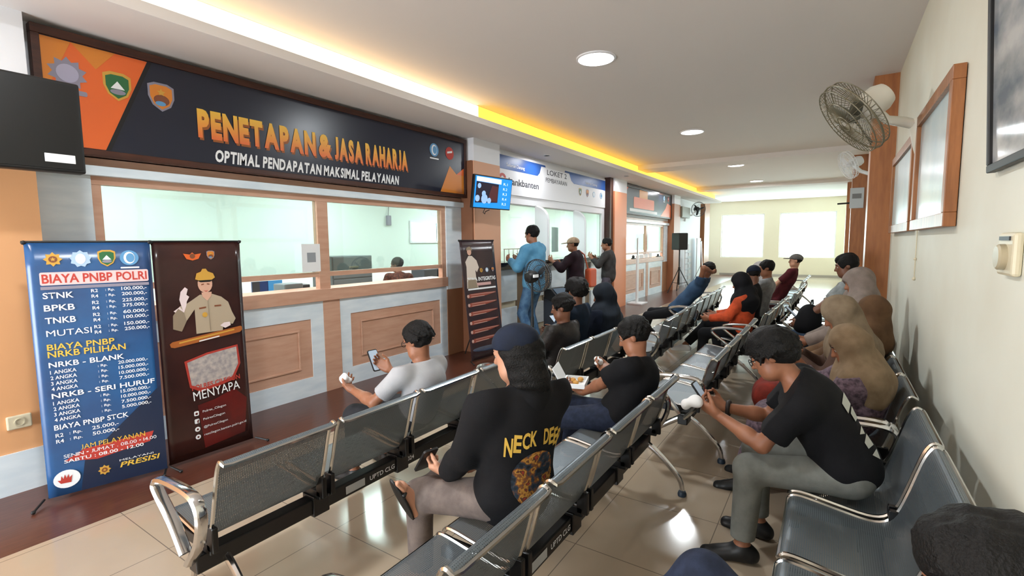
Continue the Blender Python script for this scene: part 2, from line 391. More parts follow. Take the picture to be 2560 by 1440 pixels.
# ------------------------------------------------------------------ signs
def grad_mat(name, top, bot, y0, y1):
    m = bpy.data.materials.new(name); m.use_nodes = True; nt = m.node_tree; b = nt.nodes['Principled BSDF']
    tc = nt.nodes.new('ShaderNodeTexCoord'); sx = nt.nodes.new('ShaderNodeSeparateXYZ'); mr = nt.nodes.new('ShaderNodeMapRange')
    mr.inputs['From Min'].default_value = y0; mr.inputs['From Max'].default_value = y1
    mx = nt.nodes.new('ShaderNodeMix'); mx.data_type = 'RGBA'; mx.inputs[6].default_value = lin(bot); mx.inputs[7].default_value = lin(top)
    nt.links.new(tc.outputs['Object'], sx.inputs[0]); nt.links.new(sx.outputs[1], mr.inputs[0]); nt.links.new(mr.outputs[0], mx.inputs[0]); nt.links.new(mx.outputs[2], b.inputs['Base Color'])
    return m
def shield(cx, cy, w, h):
    return [(cx - w, cy + h * .8), (cx - w * .5, cy + h), (cx + w * .5, cy + h), (cx + w, cy + h * .8), (cx + w, cy), (cx + w * .7, cy - h * .6), (cx, cy - h), (cx - w * .7, cy - h * .6), (cx - w, cy)]
def star(cx, cy, r, k=5, q=.45):
    return [(cx + (r if i % 2 == 0 else r * q) * math.sin(PI * i / k), cy + (r if i % 2 == 0 else r * q) * math.cos(PI * i / k)) for i in range(2 * k)]
M_navy = mat('sign_navy', (30, 34, 50), .28); M_sorange = mat('sign_orange', (226, 104, 46), .35); M_sgold = mat('sign_gold', (214, 130, 48), .35)
M_green = mat('emblem_green', (44, 104, 62), .4); M_egrey = mat('emblem_grey', (138, 134, 150), .4); M_eblue = mat('emblem_blue', (92, 150, 196), .4); M_ebrown = mat('emblem_brown', (128, 74, 48), .4)
M_gold = mat('emblem_gold', (206, 158, 66), .4)
def emblem(par, kind, cx, cy, r, z=.004):
    if kind == 'shield_green':
        e = poly(shield(cx, cy, r, r * 1.2), M_gold, par, z, 'emblem')
        poly(shield(cx, cy - .02 * r, r * .82, r * .98), M_green, e, z + .001); poly([(cx - r * .5, cy - r * .2), (cx, cy + r * .45), (cx + r * .5, cy - r * .2)], M_paper, e, z + .002)
        poly(circ(cx, cy - r * .45, r * .55, r * .22), M_egrey, e, z + .0015)
    elif kind == 'shield_gold':
        e = poly(shield(cx, cy, r, r * 1.2), M_egrey, par, z, 'emblem')
        poly(shield(cx, cy, r * .84, r * 1.02), M_sgold, e, z + .001); poly(circ(cx, cy - r * .25, r * .6, r * .45), M_ebrown, e, z + .002); poly(star(cx, cy + r * .4, r * .35), M_gold, e, z + .002)
        poly(circ(cx - r * .1, cy - r * .55, r * .4, r * .2), M_eblue, e, z + .003)
    elif kind == 'wreath':
        e = poly(star(cx, cy, r, 10, .72), M_egrey, par, z, 'emblem')
        poly(circ(cx, cy, r * .55), mat('emblem_lilac', (168, 164, 186), .4), e, z + .001); poly(rrect(cx - r * .8, cy - r * 1.25, cx + r * .9, cy - r * .95, r * .1), M_egrey, e, z + .001)
    elif kind == 'disc_blue':
        e = poly(circ(cx, cy, r), M_eblue, par, z, 'emblem'); poly(circ(cx, cy, r * .6, r * .8, 16), M_paper, e, z + .001); poly(circ(cx + .1 * r, cy, r * .45, r * .6, 16), M_eblue, e, z + .002)
        poly(rrect(cx - r, cy - r * 1.4, cx + r, cy - r * 1.2, r * .08), M_paper, e, z + .001)
    elif kind == 'disc_red':
        e = poly(circ(cx, cy, r), M_red, par, z, 'emblem'); poly([(cx - r * .6, cy + r * .2), (cx + r * .6, cy + r * .45), (cx + r * .6, cy + r * .15), (cx - r * .6, cy - r * .1)], M_paper, e, z + .001)
    elif kind == 'star_gold':
        e = poly(star(cx, cy, r, 8, .7), M_gold, par, z, 'emblem'); poly(circ(cx, cy, r * .45), M_ebrown, e, z + .001); poly(star(cx, cy, r * .3), M_gold, e, z + .002)
    elif kind == 'fan_white':
        e = poly(star(cx, cy, r, 9, .8), mat('emblem_pale', (170, 196, 224), .4), par, z, 'emblem'); poly(circ(cx, cy, r * .45, r * .6, 16), M_paper, e, z + .001)
    elif kind == 'wings':
        e = poly([(cx - r * 1.5, cy + r * .5), (cx - r * .4, cy + r * .3), (cx, cy + r * .7), (cx + r * .4, cy + r * .3), (cx + r * 1.5, cy + r * .5), (cx + r, cy - r * .5), (cx, cy - r * .8), (cx - r, cy - r * .5)], M_sorange, par, z, 'emblem')
        poly(circ(cx, cy, r * .45), M_ebrown, e, z + .001)
    return e
def sign(name, lab, x0, x1, z0, z1, y, frame=.045):
    t = thing(name, lab, 'sign', M=wallM(x0, y, z0), group='signs over the counters')
    w, h = x1 - x0, z1 - z0
    f = MB(); f.box(0, w, 0, frame, -.06, .012).box(0, w, h - frame * 1.3, h, -.06, .012).box(0, frame, frame, h - frame * 1.3, -.06, .012).box(w - frame, w, frame, h - frame * 1.3, -.06, .012)
    f.build('frame', M_brown, t, bevel=.004)
    MB().box(frame, w - frame, frame, h - frame * 1.3, -.05, 0).build('board', M_navy, t)
    return t
X0, Z0 = 1.045, 2.25
sg = sign('hall_sign', 'long navy counter sign with gold lettering and orange corners', X0, 5.58, Z0, 3.07, 4.45)
q = lambda pts: [(a - X0, b - Z0) for a, b in pts]
poly(q([(1.09, 2.30), (1.40, 2.30), (1.70, 3.005), (1.09, 3.005)]), M_sorange, sg, .002)
poly(q([(1.09, 2.62), (1.25, 3.005), (1.09, 3.005)]), M_sgold, sg, .003)
poly(q([(1.25, 3.005), (1.38, 2.86), (1.5, 3.005)]), M_sgold, sg, .003)
poly(q([(1.70, 3.005), (1.40, 2.30), (1.43, 2.30), (1.73, 3.005)]), mat('sign_dark', (14, 14, 18), .4), sg, .003)
poly(q([(5.02, 2.30), (5.22, 2.66), (5.36, 2.56), (5.52, 2.56), (5.52, 2.30)]), M_sgold, sg, .002)
poly(q([(5.36, 2.56), (5.52, 2.56), (5.52, 2.66)]), M_sorange, sg, .003)
for k, x, z, r in (('wreath', 1.22, 2.79, .11), ('shield_green', 1.50, 2.77, .085), ('shield_gold', 1.78, 2.76, .09), ('disc_blue', 4.91, 2.83, .085), ('disc_red', 5.22, 2.83, .085)): emblem(sg, k, x - X0, z - Z0, r)
M_tgold = grad_mat('lettering_gold', (240, 190, 70), (226, 104, 56), 2.49 - Z0, 2.73 - Z0)
M_tshadow = mat('lettering_shadow', (150, 84, 30), .5)
xs = [('PENETAPAN', 2.03, 3.135), ('&', 3.17, 3.33), ('JASA', 3.36, 3.73), ('RAHARJA', 3.77, 4.42)]
for s, a, b in xs:
    caps(s, a - X0 + .012, 2.482 - Z0, b - a, .225, M_tshadow, sg, .003, bold=.045)
    caps(s, a - X0, 2.50 - Z0, b - a, .235, M_tgold, sg, .005, bold=.055)
caps('OPTIMAL PENDAPATAN MAKSIMAL PELAYANAN', 2.15 - X0, 2.315 - Z0, 2.12, .105, M_paper, sg, .004, bold=.04, shear=.25)

t = thing('payment_sign', 'white payment sign with two blue bands and dark lettering', 'sign', M=wallM(6.29, 4.52, 2.40), group='signs over the counters')
MB().box(0, 4.56, 0, .66, -.02, 0).build('board', M_white, t)
M_band = mat('band_blue', (34, 84, 158), .4)
Xs, Zs = 6.29, 2.40
q2 = lambda pts: [(a - Xs, b - Zs) for a, b in pts]
poly(q2([(6.30, 2.99), (6.30, 2.80), (7.72, 2.80), (7.80, 2.86), (7.86, 2.99)]), M_band, t, .002)
poly(q2([(8.98, 2.99), (9.08, 2.85), (9.20, 2.80), (10.84, 2.80), (10.84, 2.99)]), M_band, t, .002)
poly(q2([(6.30, 3.02), (8.0, 3.02), (8.02, 2.985), (6.30, 2.985)]), M_band, t, .0025)
poly(q2([(8.8, 3.02), (10.84, 3.02), (10.84, 2.985), (8.78, 2.985)]), M_band, t, .0025)
text('Selamat Datang', 6.72 - Xs, 2.835 - Zs, .56, .07, M_paper, t, .004)
text('Selamat Datang', 9.75 - Xs, 2.835 - Zs, .62, .07, M_paper, t, .004)
M_ink = mat('dark_ink', (52, 54, 66), .5)
text('LOKET 2', 8.07 - Xs, 2.86 - Zs, .80, .095, M_ink, t, .003, bold=.005)
text('PEMBAYARAN', 8.02 - Xs, 2.725 - Zs, .86, .08, M_ink, t, .003)
text('bankbanten', 6.78 - Xs, 2.56 - Zs, .98, .115, M_ink, t, .003, bold=.015)
poly([(6.60 - Xs + .1 * math.cos(a) * s_, 2.66 - Zs + .07 * math.sin(a) * s_) for s_, rng in ((1, np.linspace(PI, 0, 10)), (.4, np.linspace(0, PI, 10))) for a in rng], M_red, t, .003, 'emblem')
for k, x, c in (('shield_green', 9.5, 0), ('shield_gold', 9.86, 0), ('fan_white', 10.2, 0), ('disc_blue', 10.6, 0)): emblem(t, k, x - Xs, 2.66 - Zs, .07)

X3, Z3 = 11.86, 2.32
s3 = sign('hall_sign', 'dark counter sign with orange blocks beside the brown pillar', X3, 16.18, Z3, 3.08, 4.45)
q3 = lambda pts: [(a - X3, b - Z3) for a, b in pts]
poly(q3(rrect(13.05, 2.78, 13.75, 3.0, .03)), mat('sign_amber', (226, 150, 60), .4), s3, .002, 'lettering')
poly(q3(rrect(12.6, 2.5, 14.35, 2.79, .05)), mat('sign_coral', (230, 120, 82), .4), s3, .003, 'lettering')
poly(q3(rrect(12.3, 2.4, 14.65, 2.475, .02)), M_paper, s3, .003, 'lettering')
poly(q3([(15.0, 2.37), (15.5, 2.62), (15.7, 2.8), (16.1, 2.75), (16.1, 2.37)]), M_sorange, s3, .002)
poly(q3([(11.9, 3.0), (12.2, 3.0), (12.0, 2.85)]), M_sorange, s3, .002)
emblem(s3, 'disc_blue', 15.35 - X3, 2.93 - Z3, .08); emblem(s3, 'disc_red', 15.8 - X3, 2.93 - Z3, .08)

# ------------------------------------------------------------------ stand-up banners
def banner(lab, xl, yl, xr, yr, z0, h, back, mat_, group='stand-up banners'):
    """u along the foot line, v up the leaning sheet"""
    u = Vector((xr - xl, yr - yl, 0)); w = u.length; u.normalize()
    n0 = Vector((u.y, -u.x, 0)); v = (Vector((0, 0, 1)) - n0 * back).normalized(); n = u.cross(v)
    M = Matrix(((u.x, v.x, n.x, xl), (u.y, v.y, n.y, yl), (u.z, v.z, n.z, z0), (0, 0, 0, 1)))
    t = thing('banner_stand', lab, 'banner', M=M, group=group)
    # printed sheet, slightly curled at the free edge
    N, K = 14, 10; vs = []; fs = []
    for j in range(K + 1):
        for i in range(N + 1):
            a, b = i / N, j / K
            vs.append((a * w, b * h, -.012 * math.sin(PI * b) * max(0, a - .55) / .45 - .003))
    for j in range(K):
        for i in range(N):
            o = j * (N + 1) + i; fs.append((o, o + 1, o + N + 2, o + N + 1))
    sh = MB().add(vs, fs).build('sheet', mat_, t, smooth=True); so = sh.modifiers.new('s', 'SOLIDIFY'); so.thickness = .002; so.offset = -1
    MB().tube([(-.012, h + .004, -.004), (w + .012, h + .004, -.004)], .007, 8).build('top_rod', M_black, t)
    c = (w / 2, h * .45, -.05)
    for sx in (0, 1):
        for sy in (0, 1):
            e = (sx * w, sy * h, -.006)
            MB().tube([c, e], .006, 6).build('strut', M_black, t)
            if sy: MB().ball(e, .014, 8, 6).build('corner_clip', M_black, t)
    inv = M.inverted()
    for sx in (-.02, w + .02):                       # front feet and the rear prop reach the floor
        p0 = M @ Vector((sx, .0, -.005)); p1 = Vector((p0.x + (-.05 if sx < 0 else .05) * u.x + n.x * .1, p0.y + n.y * .1, .012))
        MB().tube([inv @ p0, inv @ p1], .007, 6).ball(inv @ p1, .012, 8, 6).build('foot', M_black, t)
    p0 = M @ Vector(c); p1 = Vector((p0.x - n.x * .32, p0.y - n.y * .32, .01))
    MB().tube([inv @ p0, inv @ p1], .008, 6).build('rear_prop', M_black, t)
    return t, w, h
M_bblue = mat('banner_blue', (44, 94, 148), .25, noise=(2.2, (42, 72, 118), (1, 1, 1)))
M_bbrown = mat('banner_brown', (64, 34, 30), .22, noise=(2.5, (48, 26, 26), (1, 1, 1)))
b1, w, h = banner('blue price list banner with white lettering at the near end', .83, 4.04, 1.425, 3.89, .03, 1.6, .02, M_bblue)
def L(s, u, v, wu, hv, m=None, bold=.012, **k): return text(s, u * w, (1 - v) * h, wu * w, hv * h, m or M_paper, cur, .004, bold=bold, **k)
cur = b1
poly([(0, 0), (w, 0), (w, .38 * h), (.3 * w, .12 * h), (.25 * w, 0)], mat('banner_dark', (26, 40, 66), .25), b1, .0015)
poly([(w * (1 - .04 * math.sin(PI * i / 8)), h * i / 8) for i in range(9)] + [(w, h), (w, 0)], mat('banner_navy', (28, 44, 78), .25), b1, .0012)
for k, u, r in (('star_gold', .2, .045), ('fan_white', .41, .055), ('shield_green', .62, .045), ('disc_blue', .81, .05)): emblem(b1, k, u * w, .935 * h, r)
poly(rrect(.09 * w, .835 * h, .965 * w, .885 * h, .01), mat('title_pink', (232, 196, 196), .4), b1, .003)
L('BIAYA PNBP POLRI', .105, .158, .845, .036, M_red, .02)
poly(rrect(.09 * w, .818 * h, .965 * w, .83 * h, .002), M_egrey, b1, .003)
rows = [('STNK', .205, ('100.000,-', '200.000,-')), ('BPKB', .253, ('225.000,-', '375.000,-')), ('TNKB', .302, ('60.000,-', '100.000,-')), ('MUTASI', .352, ('150.000,-', '250.000,-'))]
for s, v, pr in rows:
    L(s, .1, v + .012, .058 * len(s), .024, None, 0 if 'M' in s else .015)
    for i in (0, 1):
        vv = v - .004 + i * .022
        L('R2' if i == 0 else 'R4', .47, vv, .055, .013); L(': Rp.', .585, vv, .08, .013); L(pr[i], .72, vv, .22, .016)
L('BIAYA PNBP', .095, .418, .53, .024, M_yellow, .015); L('NRKB PILIHAN', .095, .447, .62, .025, M_yellow, .015)
def block(title, v, prices):
    L(title, .095, v, .05 * len(title), .021, None, .015)
    for i, p_ in enumerate(prices):
        L('%d ANGKA' % (i + 1), .1, v + .026 + i * .022, .2, .0145); L(': Rp.', .47, v + .024 + i * .022, .08, .013); L(p_, .64, v + .022 + i * .022, .26, .0155)
block('NRKB - BLANK', .486, ('20.000.000,-', '15.000.000,-', '10.000.000,-', '7.500.000,-'))
block('NRKB - SERI HURUF', .609, ('15.000.000,-', '10.000.000,-', '7.500.000,-', '5.000.000,-'))
L('BIAYA PNBP STCK', .09, .735, .6, .021, None, .015)
for i, (a, p_) in enumerate((('R2', '25.000,-'), ('R4', '50.000,-'))):
    L(a, .095, .764 + i * .024, .06, .015); L(': Rp.', .2, .764 + i * .024, .1, .015); L(p_, .38, .763 + i * .024, .22, .017)
poly([(.14 * w, .135 * h), (.3 * w, .168 * h), (.9 * w, .182 * h), (.86 * w, .14 * h), (.4 * w, .115 * h)], M_red, b1, .003)
caps('JAM PELAYANAN', .28 * w, (1 - .832) * h, .54 * w, .02 * h, M_yellow, b1, .005)
caps('SENIN - JUMAT : 08.00 - 14.00', .14 * w, (1 - .853) * h, .78 * w, .014 * h, M_paper, b1, .005); L('SABTU : 08.00 - 12.00', .14, .874, .66, .014)
poly(circ(.15 * w, .063 * h, .105 * w, .036 * h), M_paper, b1, .004)
hd = [(-.02, -.012), (-.03, .004), (-.02, .002), (-.017, .02), (-.011, .006), (-.006, .024), (-.001, .007), (.005, .023), (.008, .006), (.017, .017), (.014, -.002), (.012, -.014)]
poly([(.15 * w + a * 1.5, .06 * h + b * 1.5) for a, b in hd], M_red, b1, .006, 'print_hand')
emblem(b1, 'star_gold', .45 * w, .062 * h, .034)
L('PRESISI', .58, .945, .36, .022, M_yellow, .02, shear=.2)
L('MELAYANI', .58, .918, .3, .008, None, 0)

b2, w, h = banner('dark brown banner printed with an officer in a tan uniform beside the blue price list', 1.45, 3.915, 2.045, 3.90, .03, 1.6, .02, M_bbrown)
cur = b2
M_uni = mat('print_khaki', (178, 162, 140), .35); M_uni2 = mat('print_khaki_shade', (146, 130, 110), .35); M_skinp = mat('print_skin', (214, 168, 146), .35); M_glove = mat('print_glove', (232, 214, 216), .35)
emblem(b2, 'wings', .42 * w, .935 * h, .04); emblem(b2, 'shield_gold', .63 * w, .938 * h, .028)
def U(pts): return [(a * w, (1 - b) * h) for a, b in pts]
pt = poly(U([(.40, .425), (.40, .31), (.30, .36), (.24, .405), (.15, .39), (.16, .33), (.24, .29), (.30, .285), (.40, .262), (.47, .245), (.60, .243), (.72, .262), (.80, .29), (.84, .34), (.88, .375), (.84, .40), (.74, .395), (.72, .40), (.71, .425)]), M_uni, b2, .003, 'print_portrait')
poly(U([(.17, .31), (.24, .292), (.27, .31), (.24, .26), (.26, .225), (.31, .205), (.34, .215), (.32, .24), (.35, .25), (.32, .27), (.31, .29), (.26, .34)]), M_glove, pt, .004)
poly(U([(.30, .36), (.24, .405), (.15, .39), (.16, .33), (.22, .30), (.28, .32)]), M_uni2, pt, .005)
poly([(.54 * w + .085 * w * math.cos(a), .805 * h + .042 * h * math.sin(a)) for a in np.linspace(0, 2 * PI, 20)[:-1]], M_skinp, pt, .004)
poly(U([(.49, .235), (.61, .235), (.60, .255), (.55, .275), (.50, .255)]), M_skinp, pt, .0045)
poly(U([(.43, .172), (.45, .145), (.50, .138), (.52, .125), (.56, .125), (.58, .138), (.64, .148), (.66, .168), (.62, .178), (.47, .178)]), M_gold, pt, .006)
poly(U([(.45, .178), (.64, .178), (.60, .187), (.49, .187)]), M_black, pt, .006)
poly(U([(.495, .196), (.525, .194), (.525, .199), (.495, .201)]), M_ebrown, pt, .0052); poly(U([(.56, .194), (.59, .196), (.59, .201), (.56, .199)]), M_ebrown, pt, .0052); poly(U([(.515, .226), (.545, .229), (.572, .226), (.545, .233)]), M_red, pt, .0052)
poly(U([(.555, .275), (.56, .275), (.57, .42), (.56, .42)]), M_uni2, pt, .005)
poly(U([(.45, .305), (.53, .302), (.53, .309), (.45, .312)]), M_ebrown, pt, .005); poly(U([(.63, .30), (.71, .30), (.71, .307), (.63, .307)]), M_ebrown, pt, .005)
poly([(.51 * w + .03 * w * math.cos(a), .66 * h + .012 * h * math.sin(a)) for a in np.linspace(0, 2 * PI, 14)[:-1]], M_gold, pt, .006)
poly(U([(.68, .40), (.73, .388), (.80, .388), (.81, .405), (.74, .415)]), M_glove, pt, .006)
poly(U([(.10, .455), (.13, .447), (.93, .415), (.95, .42), (.95, .435), (.92, .445), (.15, .475), (.11, .47)]), mat('ribbon_orange', (170, 96, 44), .35), b2, .007)
poly(U([(.2, .452), (.85, .425), (.85, .432), (.2, .459)]), M_gold, b2, .008)
poly(U([(.42, .458), (.66, .448), (.66, .453), (.42, .463)]), M_paper, b2, .009)
sh_ = poly(U([(.24, .545), (.5, .52), (.88, .505), (.90, .60), (.80, .675), (.62, .69), (.40, .70), (.28, .67)]), mat('shield_rim', (176, 60, 50), .35), b2, .003)
poly(U([(.27, .552), (.5, .53), (.86, .515), (.87, .60), (.78, .66), (.60, .675), (.42, .685), (.30, .66)]), mat('print_photo', (150, 144, 146), .35, noise=(30, (188, 178, 172), (1, 1, 1))), sh_, .004)
text('MENYAPA', .31 * w, .265 * h, .56 * w, .042 * h, M_paper, b2, .006, rot=.045)
text('POLRES CILEGON', .30 * w, .313 * h, .58 * w, .024 * h, M_red, b2, .006, bold=.02, rot=.045)
poly(U([(.35, .76), (.55, .75), (.8, .72), (.95, .78), (.9, .95), (.4, .97)]), mat('banner_maroon', (104, 26, 24), .25, noise=(3, (70, 24, 24), (1, 1, 1))), b2, .002)
for i, (s, wd) in enumerate((('Polres_Cilegon', .28), ('PolresCilegon', .26), ('@PolresCilegon', .29), ('rescilegon.banten.polri.go.id', .52))):
    v = .797 + i * .037
    ic = poly(rrect(.30 * w, (1 - v - .01) * h, .355 * w, (1 - v + .012) * h, .008) if i < 2 else circ(.327 * w, (1 - v) * h, .018), M_paper, b2, .005, 'print_icon')
    if i == 0: poly(circ(.327 * w, (1 - v) * h, .0085), mat('banner_maroon'), ic, .007)
    elif i == 1: text('f', .325 * w, (1 - v - .009) * h, .016, .026, mat('banner_maroon'), ic, .007, bold=.03)
    else: poly(circ(.327 * w, (1 - v) * h, .007), mat('banner_maroon'), ic, .007)
    text(s, .40 * w, (1 - v - .006) * h, wd * w, .014 * h, M_paper, b2, .005, rot=.04)

b3, w, h = banner('narrow dark banner with red list bars leaning by the peach pillar', 5.03, 3.97, 5.74, 3.92, .03, 1.62, .12, mat('banner_plum', (62, 44, 46), .25, noise=(2, (44, 34, 40), (1, 1, 1))))
cur = b3
pt = poly(U([(.08, .40), (.12, .22), (.10, .18), (.20, .13), (.30, .13), (.42, .17), (.47, .23), (.40, .27), (.36, .25), (.36, .34), (.40, .40)]), mat('print_white_uniform', (214, 200, 188), .35), b3, .003, 'print_portrait')
poly([(.235 * w + .06 * w * math.cos(a), .905 * h + .03 * h * math.sin(a)) for a in np.linspace(0, 2 * PI, 16)[:-1]], M_skinp, pt, .004)
poly(U([(.15, .085), (.17, .06), (.25, .05), (.31, .065), (.32, .085), (.24, .078)]), M_uni2, pt, .006)
poly(U([(.12, .33), (.34, .33), (.38, .40), (.10, .40)]), M_uni2, pt, .0045)
for k, u, r in (('star_gold', .53, .035), ('fan_white', .70, .035), ('shield_gold', .88, .026)): emblem(b3, k, u * w, .745 * h, r)
text('ZONA INTEGRITAS', .1 * w, .655 * h, .84 * w, .034 * h, M_paper, b3, .004, bold=.03)
poly(rrect(.22 * w, .615 * h, .78 * w, .64 * h, .006), mat('bar_pink', (206, 164, 160), .4), b3, .004)
poly(rrect(.1 * w, .583 * h, .92 * w, .597 * h, .003), M_paper, b3, .004)
M_bar = mat('bar_red', (150, 74, 58), .35); M_barl = mat('bar_line', (206, 170, 158), .4)
for i in range(6):
    v = .52 - i * .075
    br = poly([(.06 * w, v * h), (.12 * w, (v + .032) * h), (.55 * w, (v + .034) * h), (.9 * w, (v + .03) * h), (.9 * w, (v + .022) * h), (.55 * w, (v + .004) * h), (.12 * w, (v - .002) * h)], M_bar, b3, .003, 'list_bar')
    poly(circ(.08 * w, (v + .015) * h, .022), M_barl, br, .005); poly(rrect(.16 * w, (v + .004) * h, .55 * w, (v + .009) * h, .002), M_barl, br, .005); poly(rrect(.16 * w, (v + .023) * h, .86 * w, (v + .027) * h, .002), M_barl, br, .005)

# ------------------------------------------------------------------ screens, frames, small wall things
t = thing('television', 'large black television hanging at the upper left before the navy sign', 'television', (.66, 3.9, 2.32))
MB().box(-.60, .46, .0, .09, -.27, .27).build('housing', M_black, t, bevel=.012)
MB().box(-.58, .44, -.004, .0, -.25, .25).build('screen', mat('dark_screen', (10, 11, 13), .35), t)
MB().box(.27, .41, -.008, -.004, -.215, -.165).build('sticker', M_paper, t, bevel=.002)
MB().box(-.1, .1, .09, .48, -.06, .06).build('wall_arm', M_dgrey, t)
MB().box(-.16, .16, .476, .497, -.12, .12).build('wall_plate', M_dgrey, t)

def emis(name, rgb, s): return mat(name, rgb, .4, emit=rgb, estr=s)
t = thing('television', 'small lit blue wall screen tilted out from the peach pillar', 'television', M=wallM(5.64, 4.02, 2.30, -.16))
t.matrix_world = Matrix.Translation((5.64, 4.02, 2.30)) @ Matrix.Rotation(-.1, 4, 'Z') @ Matrix.Rotation(PI / 2 + .14, 4, 'X')
MB().box(-.40, .40, -.225, .225, -.05, 0).build('housing', M_black, t, bevel=.008)
sc = MB().box(-.385, .385, -.21, .21, 0, .002).build('screen', emis('screen_blue', (20, 130, 215), .9), t)
poly([(-.36, .14), (.15, .13), (.15, .195), (-.36, .2)], emis('screen_header', (215, 228, 245), .8), sc, .004)
poly([(-.36, -.15), (.10, -.13), (.10, .125), (-.36, .135)], emis('screen_video', (26, 18, 40), .5), sc, .004)
poly([(-.1, -.12), (.09, -.12), (.09, .09), (-.04, .1), (-.08, .0)], emis('screen_video_red', (78, 34, 40), .5), sc, .005)
for cx, cy, r in ((-.3, .08, .035), (-.2, -.02, .04), (-.18, -.09, .065), (-.32, -.09, .045), (-.08, -.11, .04)): poly(circ(cx, cy, r, r, 14), emis('screen_figures', (150, 185, 225), .6), sc, .006)
for i in range(5): text(('R.1', 'R.2', 'R.3', 'R.4', 'R.5')[i], .2, .12 - i * .07, .09, .035, emis('screen_text', (220, 238, 250), .9), sc, .004)
MB().tube([(0, 0, -.05), (.02, .0, -.2), (.02, -.03, -.318)], .02, 8).build('wall_arm', M_dgrey, t)
MB().tube([(-.1, -.22, -.04), (-.12, -.28, -.05), (-.05, -.3, -.08), (.0, -.27, -.12), (.06, -.24, -.1)], .005, 6).build('cable', M_black, t)

def frame_thing(name, lab, cat, x0, x1, z0, z1, rail, depth, mf, mg, group=None, tilt=0.):
    """hangs on the right wall, facing +y"""
    M = Matrix.Translation((x0, YR + .004, z0)) @ Matrix.Rotation(tilt, 4, 'X')
    t = thing(name, lab, cat, M=M, group=group)
    w, h = x1 - x0, z1 - z0
    f = MB().box(0, w, 0, depth, 0, rail).box(0, w, 0, depth, h - rail, h).box(0, rail, 0, depth, rail, h - rail).box(w - rail, w, 0, depth, rail, h - rail)
    f.build('frame', mf, t, bevel=.004)
    MB().box(rail, w - rail, .003, depth * .55, rail, h - rail).build('picture_glass', mg, t)
    return t
M_fwood = mat('frame_wood', (164, 106, 62), .4, noise=(4, (138, 86, 48), (8, 8, 1)))
M_pic = mat('print_sky_reflection', (196, 216, 222), .2, noise=(2.2, (222, 234, 232), (1, 1, 1)))  # pale sky reflection put into the colour of the picture
M_pic2 = mat('dim_print', (176, 196, 200), .3, noise=(2.5, (200, 210, 208), (1, 1, 1)))
M_pic3 = mat('dark_print', (118, 128, 138), .08, noise=(3, (196, 196, 194), (1, 1, 2)))
frame_thing('picture_frame', 'wood framed picture with a painted-in pale sky reflection under the nearest wall fan', 'picture', 3.40, 4.74, 1.665, 2.49, .075, .055, M_fwood, M_pic, 'framed pictures on the cream wall')
frame_thing('picture_frame', 'wood framed picture between the wall fan and the orange pillar', 'picture', 4.95, 6.55, 1.665, 2.43, .075, .05, M_fwood, M_pic2, 'framed pictures on the cream wall')
frame_thing('picture_frame', 'black framed picture tilting out nearest the entrance', 'picture', 2.02, 2.70, 1.86, 2.62, .03, .03, M_black, M_pic3, 'framed pictures on the cream wall', tilt=-.05)
t = thing('wall_controller', 'cream wall control box beside the black framed picture', 'switch', (2.38, YR, 1.545))
MB().box(-.09, .09, 0, .028, -.075, .075).build('housing', M_beige, t, bevel=.01)
MB().lathe([(.045, 0), (.045, .018), (.038, .024), (0.001, .024)], 20, Matrix.Translation((-.0, .027, -.01)) @ Matrix.Rotation(-PI / 2, 4, 'X')).build('dial', mat('dial_tan', (180, 168, 140), .4), t, smooth=True)
MB().box(-.06, .06, .028, .033, .048, .062).build('slot', M_dgrey, t)
t = thing('wall_socket', 'cream power socket on the orange wall', 'socket', (.80, 4.40, .47))
MB().box(-.06, .06, -.02, 0, -.045, .045).build('plate', M_beige, t, bevel=.008)
MB().lathe([(.026, 0), (.026, .006), (.02, .006), (.02, .001), (.001, .001)], 16, Matrix.Translation((0, -.02, 0)) @ Matrix.Rotation(PI / 2, 4, 'X')).build('outlet', mat('outlet_cream', (196, 186, 160), .4), t)
cable = tag(MB().tube([(4.78, YR + .008, 2.3), (4.79, YR + .008, 1.9), (4.77, YR + .008, 1.6), (4.78, YR + .008, 1.3)], .004, 6).ball((4.78, YR + .008, 1.45), .012, 6, 6).ball((4.78, YR + .008, 1.3), .014, 6, 6).build('pull_cord', M_beige), 'thin pull cord hanging on the cream wall under the wall fan', 'cord')

# ------------------------------------------------------------------ fans
def cage(R, D, nr, mm, par, name='cage'):
    mb = MB()
    for r, z in ((R, 0), (R * .97, D * .35), (R * .97, -D * .35), (R * .62, D * .46), (R * .22, D * .5), (R * .3, -D * .5)):
        mb.tube([(r * math.cos(a), r * math.sin(a), z) for a in np.linspace(0, 2 * PI, 33)[:-1]], .004 if r < R else .007, 5, closed=True)
    for i in range(nr):
        a = 2 * PI * i / nr; c, s = math.cos(a), math.sin(a); c2, s2 = math.cos(a + .25), math.sin(a + .25)
        mb.tube([(R * .1 * c, R * .1 * s, D * .5), (R * .6 * c2, R * .6 * s2, D * .46), (R * .97 * c2, R * .97 * s2, D * .35), (R * c2, R * s2, 0), (R * .97 * c2, R * .97 * s2, -D * .35), (R * .3 * c, R * .3 * s, -D * .5)], .0022, 4)
    return mb.build(name, mm, par, smooth=True)
